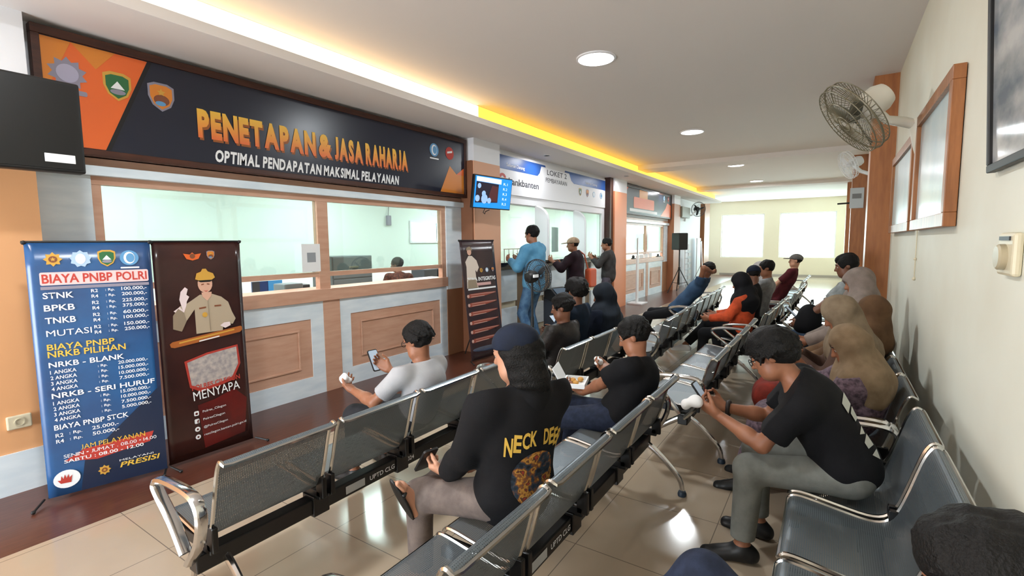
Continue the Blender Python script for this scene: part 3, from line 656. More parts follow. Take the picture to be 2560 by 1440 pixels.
def blades(R, par, mm, nb=3):
    for i in range(nb):
        a = 2 * PI * i / nb + .3; N = 6; vs = []; fs = []
        for j in range(N + 1):
            r = R * (.14 + .72 * j / N); wd = R * (.16 + .30 * math.sin(PI * (.15 + .75 * j / N)))
            for k in (-1, 0, 1):
                q = a + k * wd / r * .55 / 1.0 * .5
                vs.append((r * math.cos(q), r * math.sin(q), k * R * .07))
        for j in range(N):
            for k in range(2):
                o = j * 3 + k; fs.append((o, o + 1, o + 4, o + 3))
        b = MB().add(vs, fs).build('blade', mm, par, smooth='all'); so = b.modifiers.new('s', 'SOLIDIFY'); so.thickness = .003
    MB().lathe([(.001, R * .14), (R * .1, R * .13), (R * .14, R * .06), (R * .14, -R * .1), (.001, -R * .1)], 16).build('hub', mm, par, smooth=True)
def fan_head(t, M, R, mc, mb_, mm, nr=44):
    """parts in the frame M of the head (axis +z), still direct children of the fan"""
    k0 = set(t.children)
    cage(R, R * .5, nr, mc, t); blades(R, t, mb_)
    MB().lathe([(.001, -R * .95), (R * .28, -R * .9), (R * .36, -R * .72), (R * .36, -R * .38), (R * .3, -R * .24), (.001, -R * .24)], 20).build('motor', mm, t, smooth=True)
    for c in t.children:
        if c not in k0: c.matrix_local = M
def axisM(o, ax):
    z = Vector(ax).normalized(); x = Vector((0, 0, 1)).cross(z).normalized(); y = z.cross(x)
    return Matrix(((x.x, y.x, z.x, o[0]), (x.y, y.y, z.y, o[1]), (x.z, y.z, z.z, o[2]), (0, 0, 0, 1)))
M_cagew = mat('cage_grey', (112, 104, 82), .4, .2); M_bladeg = mat('blade_grey', (92, 88, 72), .4); M_motor = mat('motor_cream', (222, 216, 200), .4)
t = thing('wall_fan', 'large cream wall fan with grey cage on the near right wall', 'fan', (4.62, YR, 2.42), group='wall fans')
fan_head(t, axisM((-.05, .45, .10), (-.22, .74, -.6)), .29, M_cagew, M_bladeg, M_motor)
MB().tube([(.12, .05, .02), (.10, .13, .05), (.04, .24, .07), (-.02, .3, .13)], [.035, .038, .032, .03], 10).build('arm', M_motor, t, smooth=True)
MB().tube([(.12, .04, .06), (.12, .05, .0), (.12, .035, -.12), (.12, .02, -.24)], [.05, .05, .04, .026], 10).build('bracket', M_motor, t, smooth=True)
MB().box(.05, .19, 0, .02, -.25, .09).build('wall_plate', M_motor, t, bevel=.006)
t = thing('wall_fan', 'white wall fan between the two nearest orange pillars', 'fan', (10.3, YR, 2.78), group='wall fans')
fan_head(t, axisM((0, .38, .1), (-.3, .8, -.35)), .24, M_paper, M_paper, M_paper, 30)
MB().tube([(.0, .02, -.1), (.0, .2, -.02), (0, .3, .08)], .03, 8).build('arm', M_paper, t, smooth=True)
t = thing('wall_fan', 'black wall fan high on the white wall beyond the loudspeaker', 'fan', (18.3, YL, 2.42), group='wall fans')
fan_head(t, axisM((.25, -.42, .33), (-.75, -.6, -.1)), .26, M_dgrey, M_black, M_black, 30)
MB().tube([(0, -.02, -.1), (0, -.04, .1), (.05, -.25, .12), (.2, -.34, .28)], .03, 8).build('arm', M_paper, t, smooth=True)
t = thing('standing_fan', 'black standing fan seen edge-on before the payment counter', 'fan', (5.02, 3.02, 0))
MB().lathe([(.2, 0), (.2, .02), (.06, .04), (.025, .06), (.02, .7), (.014, .72), (.014, 1.2), (.001, 1.2)], 20).build('stand', M_black, t, smooth=True)
k0 = set(t.children)
fan_head(t, axisM((.1, -.02, 1.2), (.80, -.18, .06)), .2, M_dgrey, mat('smoke_blade', (60, 64, 70), .2), M_black, 40)
MB().box(-.10, .0, -.09, -.072, 1.19, 1.225).build('label_plate', M_paper, t)
t = thing('wall_fan', 'thin dark ceiling-height fan arm on the far orange pillar', 'fan', (14.5, YR, 2.5), group='wall fans')
MB().tube([(0, .02, 0), (0, .5, -.02)], .02, 8).build('arm', M_black, t)
MB().box(-.05, .05, 0, .03, -.12, .12).build('wall_plate', M_grey, t)

# ------------------------------------------------------------------ kiosk, loudspeaker, far-side things
t = thing('queue_kiosk', 'dark queue ticket kiosk with slanted screen before the payment counter', 'kiosk', (7.05, 3.7, 0), -.2)
Mx = Matrix(((0, 0, 1, 0), (1, 0, 0, 0), (0, 1, 0, 0), (0, 0, 0, 1)))
MB().prism([(-.2, 0), (.2, 0), (.2, .72), (.06, .74), (-.2, .62)], -.2, .2, Mx).build('cabinet', mat('kiosk_grey', (44, 50, 58), .4), t, bevel=.01)
MB().prism([(-.24, .64), (.02, .86), (.16, .86), (.16, .7), (-.2, .6)], -.23, .23, Mx).build('hood', M_black, t, bevel=.01)
MB().prism([(-.225, .66), (.005, .855), (.0, .861), (-.23, .666)], -.19, .19, Mx).build('screen', mat('kiosk_screen', (86, 104, 122), .15), t)
MB().box(-.06, .06, -.205, -.2, .4, .46).build('ticket_slot', M_paper, t)
t = thing('loudspeaker', 'black loudspeaker on the tripod beside the brown pillar', 'loudspeaker', (15.55, 4.0, 1.34), .9)
MB().box(-.19, .19, -.16, .16, 0, .52).build('cabinet', M_black, t, bevel=.02)
MB().box(-.17, .17, -.168, -.16, .03, .49).build('grille', M_dgrey, t)
t = thing('speaker_stand', 'black tripod stand under the loudspeaker', 'stand', (15.55, 4.0, 0))
MB().tube([(0, 0, .25), (0, 0, 1.34)], .02, 8).build('pole', M_black, t); MB().tube([(0, 0, .72), (0, 0, .8)], .035, 8).build('collar', M_black, t)
for a in (.4, 2.5, 4.6):
    MB().tube([(0, 0, .78), (.42 * math.cos(a), .42 * math.sin(a), .012)], .014, 6).build('leg', M_black, t)
    MB().tube([(0, 0, .3), (.25 * math.cos(a), .25 * math.sin(a), .33)], .008, 6).build('brace', M_black, t)
t = thing('wall_cabinet', 'grey box mounted on the white wall above the loudspeaker', 'cabinet', (16.98, 4.56, 2.42))
MB().box(0, 1.1, -.25, 0, 0, .36).build('body', mat('olive_grey', (128, 124, 110), .5), t, bevel=.01); MB().box(.03, 1.07, -.256, -.25, .03, .33).build('door', mat('olive_grey'), t)
t = thing('brochure_rack', 'white wire brochure rack beside the far wall banner', 'rack', (17.5, 4.3, 0))
f = MB()
for x in (0, .46): f.box(x, x + .03, 0, .03, 0, 1.5)
f.build('frame', M_paper, t)
for i in range(6): MB().box(.0, .49, -.08, .03, .2 + i * .2, .215 + i * .2).box(0, .49, -.085, -.075, .2 + i * .2, .28 + i * .2).build('shelf', mat('rack_shelf', (214, 228, 236), .4), t)
b4, w, h = banner('pale banner with small dark print beside the brochure rack', 18.2, 3.85, 19.15, 4.02, .05, 1.55, .06, mat('banner_pale', (226, 216, 214), .4), 'stand-up banners')
poly(U([(.05, .05), (.3, .1), (.55, .3), (.5, .36), (.1, .32)]), mat('print_navy', (64, 70, 104), .4), b4, .003); text('KM', .4 * w, .42 * h, .5 * w, .08 * h, M_ink, b4, .003)
text('5-0', .4 * w, .54 * h, .3 * w, .05 * h, M_ink, b4, .003)
t = thing('white_panel', 'white standing panel leaning by the far left corner', 'panel', (19.9, 4.4, 0))
MB().box(-.3, .3, -.02, .02, .05, 1.72).build('board', M_paper, t, bevel=.006); MB().box(-.3, .3, -.12, .12, 0, .05).build('foot', M_paper, t)
t = thing('sanitizer_stand', 'white pedestal stand before the far service counter', 'stand', (12.3, 4.22, 0))
MB().prism([(-.26, -.2), (.26, -.2), (.2, .2), (-.2, .2)], 0, .03).build('base', M_paper, t); MB().box(-.07, .07, -.02, .02, .03, 1.25).build('post', M_paper, t, bevel=.01); MB().box(-.02, .02, -.02, .02, 1.25, 1.7).build('upright', mat('acrylic', (206, 220, 222), .2), t)
t = thing('stapler', 'small dark stapler on the far service counter ledge', 'stapler', (13.0, 4.58, 1.13)); MB().box(-.09, .09, -.04, .03, 0, .03).build('base', M_black, t); MB().ball((0, 0, .06), (.07, .035, .05)).build('arm', M_black, t, smooth=True)
t = thing('stamp_pad', 'dark stamp at the right end of the far counter ledge', 'stamp', (15.3, 4.58, 1.13)); MB().box(-.14, .14, -.04, .04, 0, .025).build('base', M_black, t); MB().ball((-.05, 0, .05), (.05, .03, .04)).build('grip', M_dgrey, t, smooth=True)
for i, (x, s_) in enumerate(((13.65, .16), (14.05, .14), (14.45, .12))):
    tag(MB().box(x - s_, x + s_, 4.56, 4.66, 1.131, 1.131 + .1 + .02 * i).build('paper_stack', M_paper, bevel=.01), ('tallest', 'middle', 'right hand')[i] + ' paper pile on the far service counter ledge' if i else 'left hand paper pile on the far service counter ledge', 'papers', 'paper piles on the far counter')
t = thing('notice_card', 'white notice with a grey square on the near counter glass', 'notice', (2.985, YL - .012, 1.32))
MB().box(0, .215, -.004, 0, 0, .29).build('sheet', M_paper, t); MB().box(.06, .16, -.005, -.004, .10, .20).build('print_square', mat('print_grey', (150, 156, 162), .6), t)
t = thing('wall_notice', 'pale notice board on the second orange pillar', 'notice', (12.58, -.34, 2.26)); MB().box(-.015, 0, -.14, .1, 0, .42).build('board', mat('notice_grey', (190, 198, 204), .5), t); MB().box(-.018, -.015, -.1, .06, .2, .3).build('print', M_grey, t)
for i, (x, y) in enumerate(((7.5, 4.2), (10.9, 4.02), (15.0, 4.25))):
    tt = thing('spotlight', ('small round spotlight in the soffit above the peach pillar', 'small round spotlight in the soffit above the orange pillar', 'small round spotlight in the soffit near the loudspeaker')[i], 'light', (x, y, 3.1), group='soffit spotlights')
    MB().lathe([(.06, -.006), (.06, 0), (.045, 0), (.045, -.006)], 20).build('rim', M_paper, tt); MB().lathe([(.044, -.004), (.044, -.001), (.001, -.001)], 20).build('lens', emis('spot_glow', (255, 245, 230), 4), tt)
# office things
t = thing('filing_cabinet', 'grey filing cabinet in the office behind the near counter', 'cabinet', (4.7, 6.4, 0))
MB().box(0, .78, 0, .5, 0, 1.42).build('body', mat('cabinet_grey', (92, 98, 100), .4), t, bevel=.01)
for i in range(4):
    d = MB().box(.02, .76, -.012, 0, .04 + i * .345, .365 + i * .345).build('drawer', mat('cabinet_grey'), t, bevel=.004); MB().box(.3, .48, -.03, -.012, .2 + i * .345, .225 + i * .345).build('handle', M_chrome, d)
t = thing('wall_display', 'blue and navy poster board inside the near office', 'poster', (3.45, 6.4, .72)); MB().box(0, .42, -.02, 0, 0, .40).build('board', mat('poster_navy', (24, 52, 104), .5), t)
poly_b = MB().box(.22, .42, -.024, -.02, .12, .40).build('print_panel', mat('poster_blue', (60, 140, 200), .5), t); MB().box(.0, .1, -.024, -.02, 0, .40).build('print_column', M_dgrey, t)
MB().box(.05, .37, 0, .3, -.72, .0).build('plinth', M_officew, t)
t = thing('office_desk', 'white office desk behind the near counter glass', 'desk', (6.2, 6.5, 0)); MB().box(0, 1.9, -.3, .4, .74, .78).build('top', M_white, t)
for x in (.02, 1.82): MB().box(x, x + .06, -.28, .38, 0, .74).build('leg', M_white, t)
for i, x in enumerate((6.72, 7.12)):
    t = thing('office_printer', ('left', 'right')[i] + ' dark printer on the white office desk', 'printer', (x, 6.55, .78), group='printers on the office desk'); MB().box(0, .36, -.15, .2, 0, .34).build('body', M_dgrey, t, bevel=.015); MB().box(.04, .32, -.16, -.15, .05, .12).build('paper_tray', M_black, t)
t = thing('office_telephone', 'grey desk equipment beside the notice behind the near counter', 'equipment', (3.02, 5.0, .96)); MB().box(-.02, .2, -.1, .12, 0, .22).build('body', mat('equipment_grey', (112, 124, 130), .4), t, bevel=.01); MB().box(.2, .3, -.08, .1, 0, .2).build('side_unit', M_dgrey, t, bevel=.01)
MB().box(-.1, .4, -.2, .3, -.96, 0).build('stand', M_white, t)
t = thing('wall_hook', 'small grey hanging device on the office back wall', 'device', (6.95, 7.6, 1.98)); MB().box(-.05, .05, -.06, 0, 0, .2).build('body', M_egrey, t, bevel=.01); MB().tube([(0, -.02, .2), (.02, -.02, .4), (0, -.02, .5)], .008, 6).build('cord', M_grey, t)
POW = dict(lamp=50, cove=1.3, office=90, exp=.05, sky=22., soffit=12, spot=11)
# ------------------------------------------------------------------ benches
def perf_mat():
    m = bpy.data.materials.new('perforated_steel'); m.use_nodes = True; nt = m.node_tree; b = nt.nodes['Principled BSDF']; out = nt.nodes['Material Output']
    b.inputs['Base Color'].default_value = lin((106, 115, 121)); b.inputs['Metallic'].default_value = .5; b.inputs['Roughness'].default_value = .4
    tc = nt.nodes.new('ShaderNodeTexCoord'); sx = nt.nodes.new('ShaderNodeSeparateXYZ'); nt.links.new(tc.outputs['UV'], sx.inputs[0])
    ws = []
    for ax in (0, 1):
        a = nt.nodes.new('ShaderNodeMath'); a.operation = 'MULTIPLY'; a.inputs[1].default_value = 2 * PI / .0075
        s = nt.nodes.new('ShaderNodeMath'); s.operation = 'SINE'; nt.links.new(sx.outputs[ax], a.inputs[0]); nt.links.new(a.outputs[0], s.inputs[0]); ws.append(s)
    p = nt.nodes.new('ShaderNodeMath'); p.operation = 'ADD'; nt.links.new(ws[0].outputs[0], p.inputs[0]); nt.links.new(ws[1].outputs[0], p.inputs[1])
    g = nt.nodes.new('ShaderNodeMath'); g.operation = 'GREATER_THAN'; g.inputs[1].default_value = 1.4; nt.links.new(p.outputs[0], g.inputs[0])
    t = nt.nodes.new('ShaderNodeBsdfTransparent'); mx = nt.nodes.new('ShaderNodeMixShader')
    nt.links.new(g.outputs[0], mx.inputs[0]); nt.links.new(b.outputs[0], mx.inputs[1]); nt.links.new(t.outputs[0], mx.inputs[2]); nt.links.new(mx.outputs[0], out.inputs['Surface'])
    return m
M_perf = perf_mat()
M_beam = mat('beam_black', (12, 12, 14), .35)
M_rim = mat('rim_chrome', (196, 196, 192), .16, 1.)
M_rubber = mat('foot_rubber', (34, 48, 62), .5)
def smooth_pts(P, n=4):
    """Catmull-Rom through the control points"""
    P = [Vector(p) for p in P]; o = []
    for i in range(len(P) - 1):
        a = P[max(i - 1, 0)]; b = P[i]; c = P[i + 1]; d = P[min(i + 2, len(P) - 1)]
        for k in range(n):
            t = k / n
            o.append(.5 * ((2 * b) + (c - a) * t + (2 * a - 5 * b + 4 * c - d) * t * t + (3 * b - a - 3 * c + d) * t ** 3))
    o.append(P[-1]); return o
PROF = [(p.y, p.z) for p in smooth_pts([(0, .375, .418), (0, .355, .438), (0, .30, .437), (0, .18, .418), (0, .08, .405), (0, .02, .418), (0, -.018, .465), (0, -.05, .56), (0, -.088, .70), (0, -.11, .755), (0, -.128, .772), (0, -.15, .762)], 3)]
PITCH = .55
def seat_meshes():
    # perforated shell with arc-length UVs
    k = len(PROF); s = [0.]
    for i in range(1, k): s.append(s[-1] + math.dist(PROF[i], PROF[i - 1]))
    w0, w1 = .022, PITCH - .022
    def strip(a, b):
        vs = [(x, p[0], p[1]) for x in (a, b) for p in PROF]
        me = bpy.data.meshes.new('shell'); me.from_pydata(vs, [], [(i, i + 1, k + i + 1, k + i) for i in range(k - 1)]); me.update()
        uv = me.uv_layers.new(name='uv')
        for l in me.loops:
            v = l.vertex_index; uv.data[l.index].uv = (vs[v][0], s[v % k])
        return me
    shell = strip(w0, w1)
    rim = MB()
    loop = [(w0, y, z) for y, z in PROF] + [(w0 + .03, PROF[-1][0] - .004, PROF[-1][1] - .004)] + [(w1 - .03, PROF[-1][0] - .004, PROF[-1][1] - .004)] + [(w1, y, z) for y, z in reversed(PROF)]
    rim.tube(loop, .0085, 6, closed=True)
    return shell, rim
SHELL, RIMB = seat_meshes()
def make_bench(lab, n, loc, rz=0., text_=False, group='steel waiting benches', ends=(1, 1)):
    t = thing('waiting_bench', lab, 'bench', (loc[0], loc[1], 0), rz, group)
    Lb = n * PITCH
    bm = MB().box(-.02, Lb + .02, .03, .10, .272, .35).build('beam', M_beam, t, bevel=.006)
    if text_:
        Mt = Matrix(((1, 0, 0, 0), (0, 0, -1, .0285), (0, 1, 0, 0), (0, 0, 0, 1)))
        for args in ((text('UPTD CLG TA. 2024', 0, 0, .34, .026, M_paper, bm, 0, bold=.01)),):
            args.matrix_local = Mt @ Matrix.Translation((.86, .297, 0))
        pl = MB().box(0, .125, 0, .042, 0, .001).build('name_plate', mat('plate_grey', (176, 180, 182), .4), bm); pl.matrix_local = Mt @ Matrix.Translation((.70, .288, 0))
    for i in range(n):
        x = i * PITCH
        o = bpy.data.objects.new('seat', SHELL); COL.objects.link(o); o.parent = t; o.location = (x, 0, 0)
        if not SHELL.materials:
            SHELL.materials.append(M_perf); SHELL.polygons.foreach_set('use_smooth', [True] * len(SHELL.polygons))
        if i == 0 and 'rim' not in RIMC:
            RIMC['rim'] = RIMB.build('rim', M_rim, o, smooth=True)
        else:
            r = bpy.data.objects.new('rim', RIMC['rim'].data); COL.objects.link(r); r.parent = o
    for i in range(n + 1):
        x = i * PITCH; mb = MB()
        if 0 < i < n: mb.box(x - .045, x + .045, .02, .11, .26, .365)
        for dx in (-.024, .024):
            if (i == 0 and dx < 0) or (i == n and dx > 0): continue
            mb.box(x + dx - .012, x + dx + .012, -.02, .34, .355, .40).box(x + dx - .012, x + dx + .012, -.045, .01, .37, .475)
        mb.build('bracket', M_beam, t, bevel=.004)
    for i, (x, sgn) in enumerate(((-.035, -1), (Lb + .035, 1))):
        if not ends[i]: continue
        arm = smooth_pts([(x, .05, .33), (x, -.04, .44), (x, -.075, .55), (x, -.05, .615), (x, .03, .635), (x, .2, .63), (x, .29, .612), (x, .315, .585), (x, .28, .545), (x, .17, .46), (x, .08, .36)], 4)
        MB().tube(arm, .0165, 8, flat=1.5).build('armrest', M_chrome, t, smooth=True)
    for x in (.16, Lb - .16) if n > 2 else (.3, Lb - .3):
        pass
    for x in (.10, Lb - .02):
        a = smooth_pts([(x, .065, .30), (x, .0, .265), (x, -.09, .19), (x, -.165, .11), (x, -.185, .045), (x, -.187, .02)], 3)
        b = smooth_pts([(x, .065, .30), (x, .14, .265), (x, .25, .19), (x, .345, .11), (x, .37, .045), (x, .372, .02)], 3)
        lg = MB().tube(a, [.024 - .0007 * i for i in range(len(a))], 8, flat=.7).tube(b, [.024 - .0007 * i for i in range(len(b))], 8, flat=.7).build('leg', M_chrome, t, smooth=True)
        for p in (a[-1], b[-1]): MB().lathe([(.026, 0), (.028, .012), (.022, .03), (.001, .032)], 12, Matrix.Translation((p.x, p.y, 0))).build('foot_pad', M_rubber, lg, smooth=True)
    return t
RIMC = {}
make_bench('four seat steel bench nearest the banners holding the man in the grey shirt', 4, (.86, 2.06), text_=True)
make_bench('four seat steel bench in the middle foreground holding the person in the navy cap', 4, (.86, .92), text_=True)
make_bench('four seat steel bench along the cream wall nearest the camera', 4, (.86, -.25))
make_bench('three seat steel bench holding the man in the leather jacket', 3, (3.34, 1.87))
make_bench('four seat steel bench with empty pans left of the man in black glasses', 4, (3.56, .80))
make_bench('four seat steel bench along the cream wall holding the three headscarf women', 4, (3.22, -.25))
make_bench('four seat empty steel bench right of the payment counter queue', 4, (5.12, 1.58), .05)
make_bench('four seat steel bench holding the woman in the orange top', 4, (6.15, .74), -.03)
make_bench('four seat steel bench holding the man with hands behind his head', 4, (7.45, 1.72), .03)
make_bench('two seat steel bench along the cream wall holding the man with the backpack', 2, (5.62, -.25))
make_bench('four seat steel bench holding the man in the grey cap', 4, (8.75, .60), -.02)
make_bench('three seat steel bench along the cream wall beyond the first orange pillar', 3, (8.2, -.22))
make_bench('four seat empty steel bench furthest down the middle of the hall', 4, (11.4, .62), -.02)

# ------------------------------------------------------------------ lamps and daylight
M_lamp = emis('lamp_glow', (255, 252, 246), 14)
def area(name, loc, size, power, color, direction, sy=None, shape=None):
    l = bpy.data.lights.new(name, 'AREA'); l.energy = power; l.color = color[:3]
    l.shape = shape or ('RECTANGLE' if sy else 'SQUARE'); l.size = size
    if sy: l.size_y = sy
    o = bpy.data.objects.new(name, l); COL.objects.link(o); o.location = loc
    o.rotation_euler = Vector(direction).to_track_quat('-Z', 'Y').to_euler()
    return o
def portal(loc, size, direction, sy):
    o = area('daylight', loc, size, 1, (1, 1, 1), direction, sy); o.data.cycles.is_portal = True
labs = ['round ceiling light nearest the camera', 'second round ceiling light from the camera', 'third round ceiling light from the camera', 'fourth round ceiling light from the camera', 'ceiling light behind the camera']
for i, x in enumerate((4.66, 8.6, 12.95, 16.7, .6)):
    tt = thing('downlight', labs[i], 'light', (x, 2.05, ZC), group='round ceiling lights')
    MB().lathe([(.195, 0), (.195, -.012), (.175, -.016), (.175, 0)], 32).build('rim', M_white, tt, smooth=True)
    MB().lathe([(.174, -.002), (.174, -.012), (.001, -.014)], 32).build('diffuser', M_lamp, tt)
    area('lamp', (x, 2.05, ZC - .03), .3, POW['lamp'], (.90, .96, 1), (0, 0, -1), shape='DISK')
# glowing panels on the fascia; the low amber one paints the glow of the lit lip
def led(name, rgb, st): return mat(name, rgb, .4, emit=rgb, estr=st * POW['cove'])
for nm, lab_, x0, x1, z0, z1, rgb, st in (('cove_light', 'warm white glowing strip in the ceiling cove nearest the entrance', -3.3, 5.3, 3.235, 3.405, (255, 236, 204), 1.9), ('cove_light', 'amber glowing strip in the ceiling cove over the payment counter', 5.3, 20.7, 3.235, 3.405, (255, 206, 74), 1.25),
                                     ('cove_light', 'thin amber panel painting the glow of the lit lip along the whole ceiling cove', -3.3, 20.7, 3.13, 3.235, (255, 196, 60), 1.1)):
    tag(MB().box(x0, x1, 4.005, 4.02, z0, z1).build(nm, led('led_%d_%d' % (rgb[2], int(st * 100)), rgb, st)), lab_, 'light', 'cove light strips')
for a, b in wy: portal((XF + .15, (a + b) / 2, (wz0 + wz1) / 2), b - a, (-1, 0, 0), wz1 - wz0)
portal((XB - .1, 3.3, 1.1), 2.0, (1, 0, 0), 2.2)
area('lamp', (.1, 4.2, 3.09), .12, POW['soffit'], (1, .93, .84), (0, 0, -1), shape='DISK')  # added out of view to brighten the near orange wall, with the spotlight below
portal((8.01, 7.68, 1.86), .82, (0, -1, 0), .4)
for x in (2.2, 5.2, 8.6, 12.2, 14.8): area('lamp', (x, 6.1, 2.85), .9, POW['office'], (.93, 1, .985), (0, 0, -1))
for x, y in ((7.5, 4.2), (10.9, 4.02), (15.0, 4.25)): area('lamp', (x, y, 3.088), .1, POW['spot'], (.96, .97, 1), (0, -.05, -1), shape='DISK')
w = bpy.data.worlds.new('world'); SC.world = w; w.use_nodes = True
w.node_tree.nodes['Background'].inputs[0].default_value = (.86, .94, 1, 1); w.node_tree.nodes['Background'].inputs[1].default_value = POW['sky']
tt = thing('spotlight', 'added unseen spotlight in the soffit brightening the orange wall', 'light', (.1, 4.2, 3.1), group='soffit spotlights')
MB().lathe([(.06, -.006), (.06, 0), (.045, 0), (.045, -.006)], 20).build('rim', M_paper, tt); MB().lathe([(.044, -.004), (.044, -.001), (.001, -.001)], 20).build('lens', emis('spot_glow', (255, 245, 230), 4), tt)
SC.view_settings.exposure = POW['exp']
SC.cycles.use_denoising = True
SC.cycles.max_bounces = 8; SC.cycles.transparent_max_bounces = 16
SC.cycles.sample_clamp_indirect = 6
# ------------------------------------------------------------------ figures: smooth-blended distance fields turned into meshes
def V(*a): return np.array(a, float)
def nrm(v): return v / (np.linalg.norm(v) + 1e-9)
def rot_axis(v, ax, a):
    ax = nrm(ax); return v * math.cos(a) + np.cross(ax, v) * math.sin(a) + ax * (ax @ v) * (1 - math.cos(a))
def lerp(a, b, t): return a + (b - a) * t
# primitive tuples: (op, kind, data, k)   op: '+' union, '-' cut
def cap(a, b, ra, rb=None, k=.03, op='+', flat=False): return (op, 'cap', (np.array(a, float), np.array(b, float), ra, ra if rb is None else rb, flat), k)
def ell(c, r, k=.03, op='+', B=None): return (op, 'ell', (np.array(c, float), np.array(r, float), np.eye(3) if B is None else np.array(B, float)), k)
def plane(p, n): return ('p', 'plane', (np.array(p, float), nrm(np.array(n, float))), 0)
def bounds(pr):
    kind, d = pr[1], pr[2]
    if kind == 'cap':
        a, b, ra, rb, _ = d; r = max(ra, rb); return np.minimum(a, b) - r, np.maximum(a, b) + r
    c, r, B = d; e = np.sqrt(((B * r[:, None]) ** 2).sum(0)); return c - e, c + e
def field_mesh(prims, h, noise=None, planes_local=None):
    los = []; his = []
    for p in prims:
        if p[0] == '+': a, b = bounds(p); los.append(a); his.append(b)
    lo = np.min(los, 0) - 3 * h - .02; hi = np.max(his, 0) + 3 * h + .02
    n = np.ceil((hi - lo) / h).astype(int) + 1
    f = np.full(tuple(n), .08, np.float32)
    ax = [lo[i] + h * np.arange(n[i]) for i in range(3)]
    for p in prims:
        op, kind, d, k = p
        if kind == 'plane':
            q, nv = d
            dist = ((ax[0] - q[0]) * nv[0])[:, None, None] + ((ax[1] - q[1]) * nv[1])[None, :, None] + ((ax[2] - q[2]) * nv[2])[None, None, :]
            f = np.maximum(f, dist.astype(np.float32)); continue
        a, b = bounds(p); m = k + 2 * h + .01
        i0 = np.clip(np.floor((a - m - lo) / h).astype(int), 0, n); i1 = np.clip(np.ceil((b + m - lo) / h).astype(int) + 1, 0, n)
        if (i1 <= i0).any(): continue
        sl = tuple(slice(i0[i], i1[i]) for i in range(3))
        x = ax[0][sl[0]][:, None, None]; y = ax[1][sl[1]][None, :, None]; z = ax[2][sl[2]][None, None, :]
        if kind == 'cap':
            A, Bv, ra, rb, flat = d; ba = Bv - A; L2 = ba @ ba + 1e-12
            px, py, pz = x - A[0], y - A[1], z - A[2]
            t = (px * ba[0] + py * ba[1] + pz * ba[2]) / L2
            tc = np.clip(t, 0, 1)
            dd = np.sqrt((px - tc * ba[0]) ** 2 + (py - tc * ba[1]) ** 2 + (pz - tc * ba[2]) ** 2) - (ra + (rb - ra) * tc)
            if flat: dd = np.maximum(dd, (t - 1) * math.sqrt(L2))
        else:
            c, r, B = d; px, py, pz = x - c[0], y - c[1], z - c[2]
            l = [(px * B[i][0] + py * B[i][1] + pz * B[i][2]) for i in range(3)]
            k0 = np.sqrt(sum((l[i] / r[i]) ** 2 for i in range(3))); k1 = np.sqrt(sum((l[i] / r[i] ** 2) ** 2 for i in range(3))) + 1e-9
            dd = k0 * (k0 - 1) / k1
        dd = dd.astype(np.float32); g = f[sl]
        if op == '+':
            if k > 0:
                hh = np.maximum(k - np.abs(g - dd), 0) / k; f[sl] = np.minimum(g, dd) - hh * hh * k * .25
            else: f[sl] = np.minimum(g, dd)
        else:
            dd = -dd
            if k > 0:
                hh = np.maximum(k - np.abs(g - dd), 0) / k; f[sl] = np.maximum(g, dd) + hh * hh * k * .25
            else: f[sl] = np.maximum(g, dd)
    if noise:
        amp, fr, seed = noise
        rs = np.random.RandomState(seed); acc = np.zeros((1, 1, 1), np.float32)
        for q in range(5):
            kv = rs.normal(size=3); kv = kv / np.linalg.norm(kv) * fr * (.6 + .35 * q); ph = rs.rand() * 6.28
            acc = acc + (np.sin(((ax[0] * kv[0])[:, None, None] + (ax[1] * kv[1])[None, :, None] + (ax[2] * kv[2])[None, None, :] + ph + .8 * np.sin((ax[2] * fr * .5)[None, None, :] + q))) / (1 + .5 * q)).astype(np.float32)
        f = f + amp * acc.astype(np.float32) * .5
    # surface nets
    neg = f < 0
    cnt = np.zeros(tuple(n - 1), np.uint8)
    cor = [(i, j, k_) for i in (0, 1) for j in (0, 1) for k_ in (0, 1)]
    sub = lambda A, o: A[o[0]:A.shape[0] - 1 + o[0], o[1]:A.shape[1] - 1 + o[1], o[2]:A.shape[2] - 1 + o[2]]
    for o in cor: cnt += sub(neg, o)
    act = (cnt > 0) & (cnt < 8)
    ijk = np.argwhere(act); idx = np.full(act.shape, -1, np.int32); idx[act] = np.arange(len(ijk))
    fc = {o: f[ijk[:, 0] + o[0], ijk[:, 1] + o[1], ijk[:, 2] + o[2]] for o in cor}
    pos = np.zeros((len(ijk), 3)); w = np.zeros(len(ijk))
    for a_ in cor:
        for d_ in range(3):
            if a_[d_] == 1: continue
            b_ = list(a_); b_[d_] = 1; b_ = tuple(b_)
            fa, fb = fc[a_], fc[b_]; mm = (fa < 0) != (fb < 0)
            t = np.where(mm, fa / np.where(mm, fa - fb, 1), 0)
            e = np.array(a_, float)[None] + t[:, None] * (np.array(b_, float) - np.array(a_, float))[None]
            pos += np.where(mm[:, None], e, 0); w += mm
    pos = lo + h * (ijk + pos / w[:, None])
    faces = []
    for d_ in range(3):
        u, v_ = (d_ + 1) % 3, (d_ + 2) % 3
        s0 = [slice(1, -1)] * 3; s1 = [slice(1, -1)] * 3; s0[d_] = slice(0, -1); s1[d_] = slice(1, None)
        A = neg[tuple(s0)]; Bq = neg[tuple(s1)]; cr = np.argwhere(A != Bq)
        if not len(cr): continue
        base = cr.copy(); base[:, u] += 1; base[:, v_] += 1
        fl = A[cr[:, 0], cr[:, 1], cr[:, 2]]
        def cell(du, dv):
            q = base.copy(); q[:, u] -= du; q[:, v_] -= dv
            return idx[q[:, 0], q[:, 1], q[:, 2]]
        Q = np.stack([cell(1, 1), cell(0, 1), cell(0, 0), cell(1, 0)], 1)
        Q[~fl] = Q[~fl][:, ::-1]
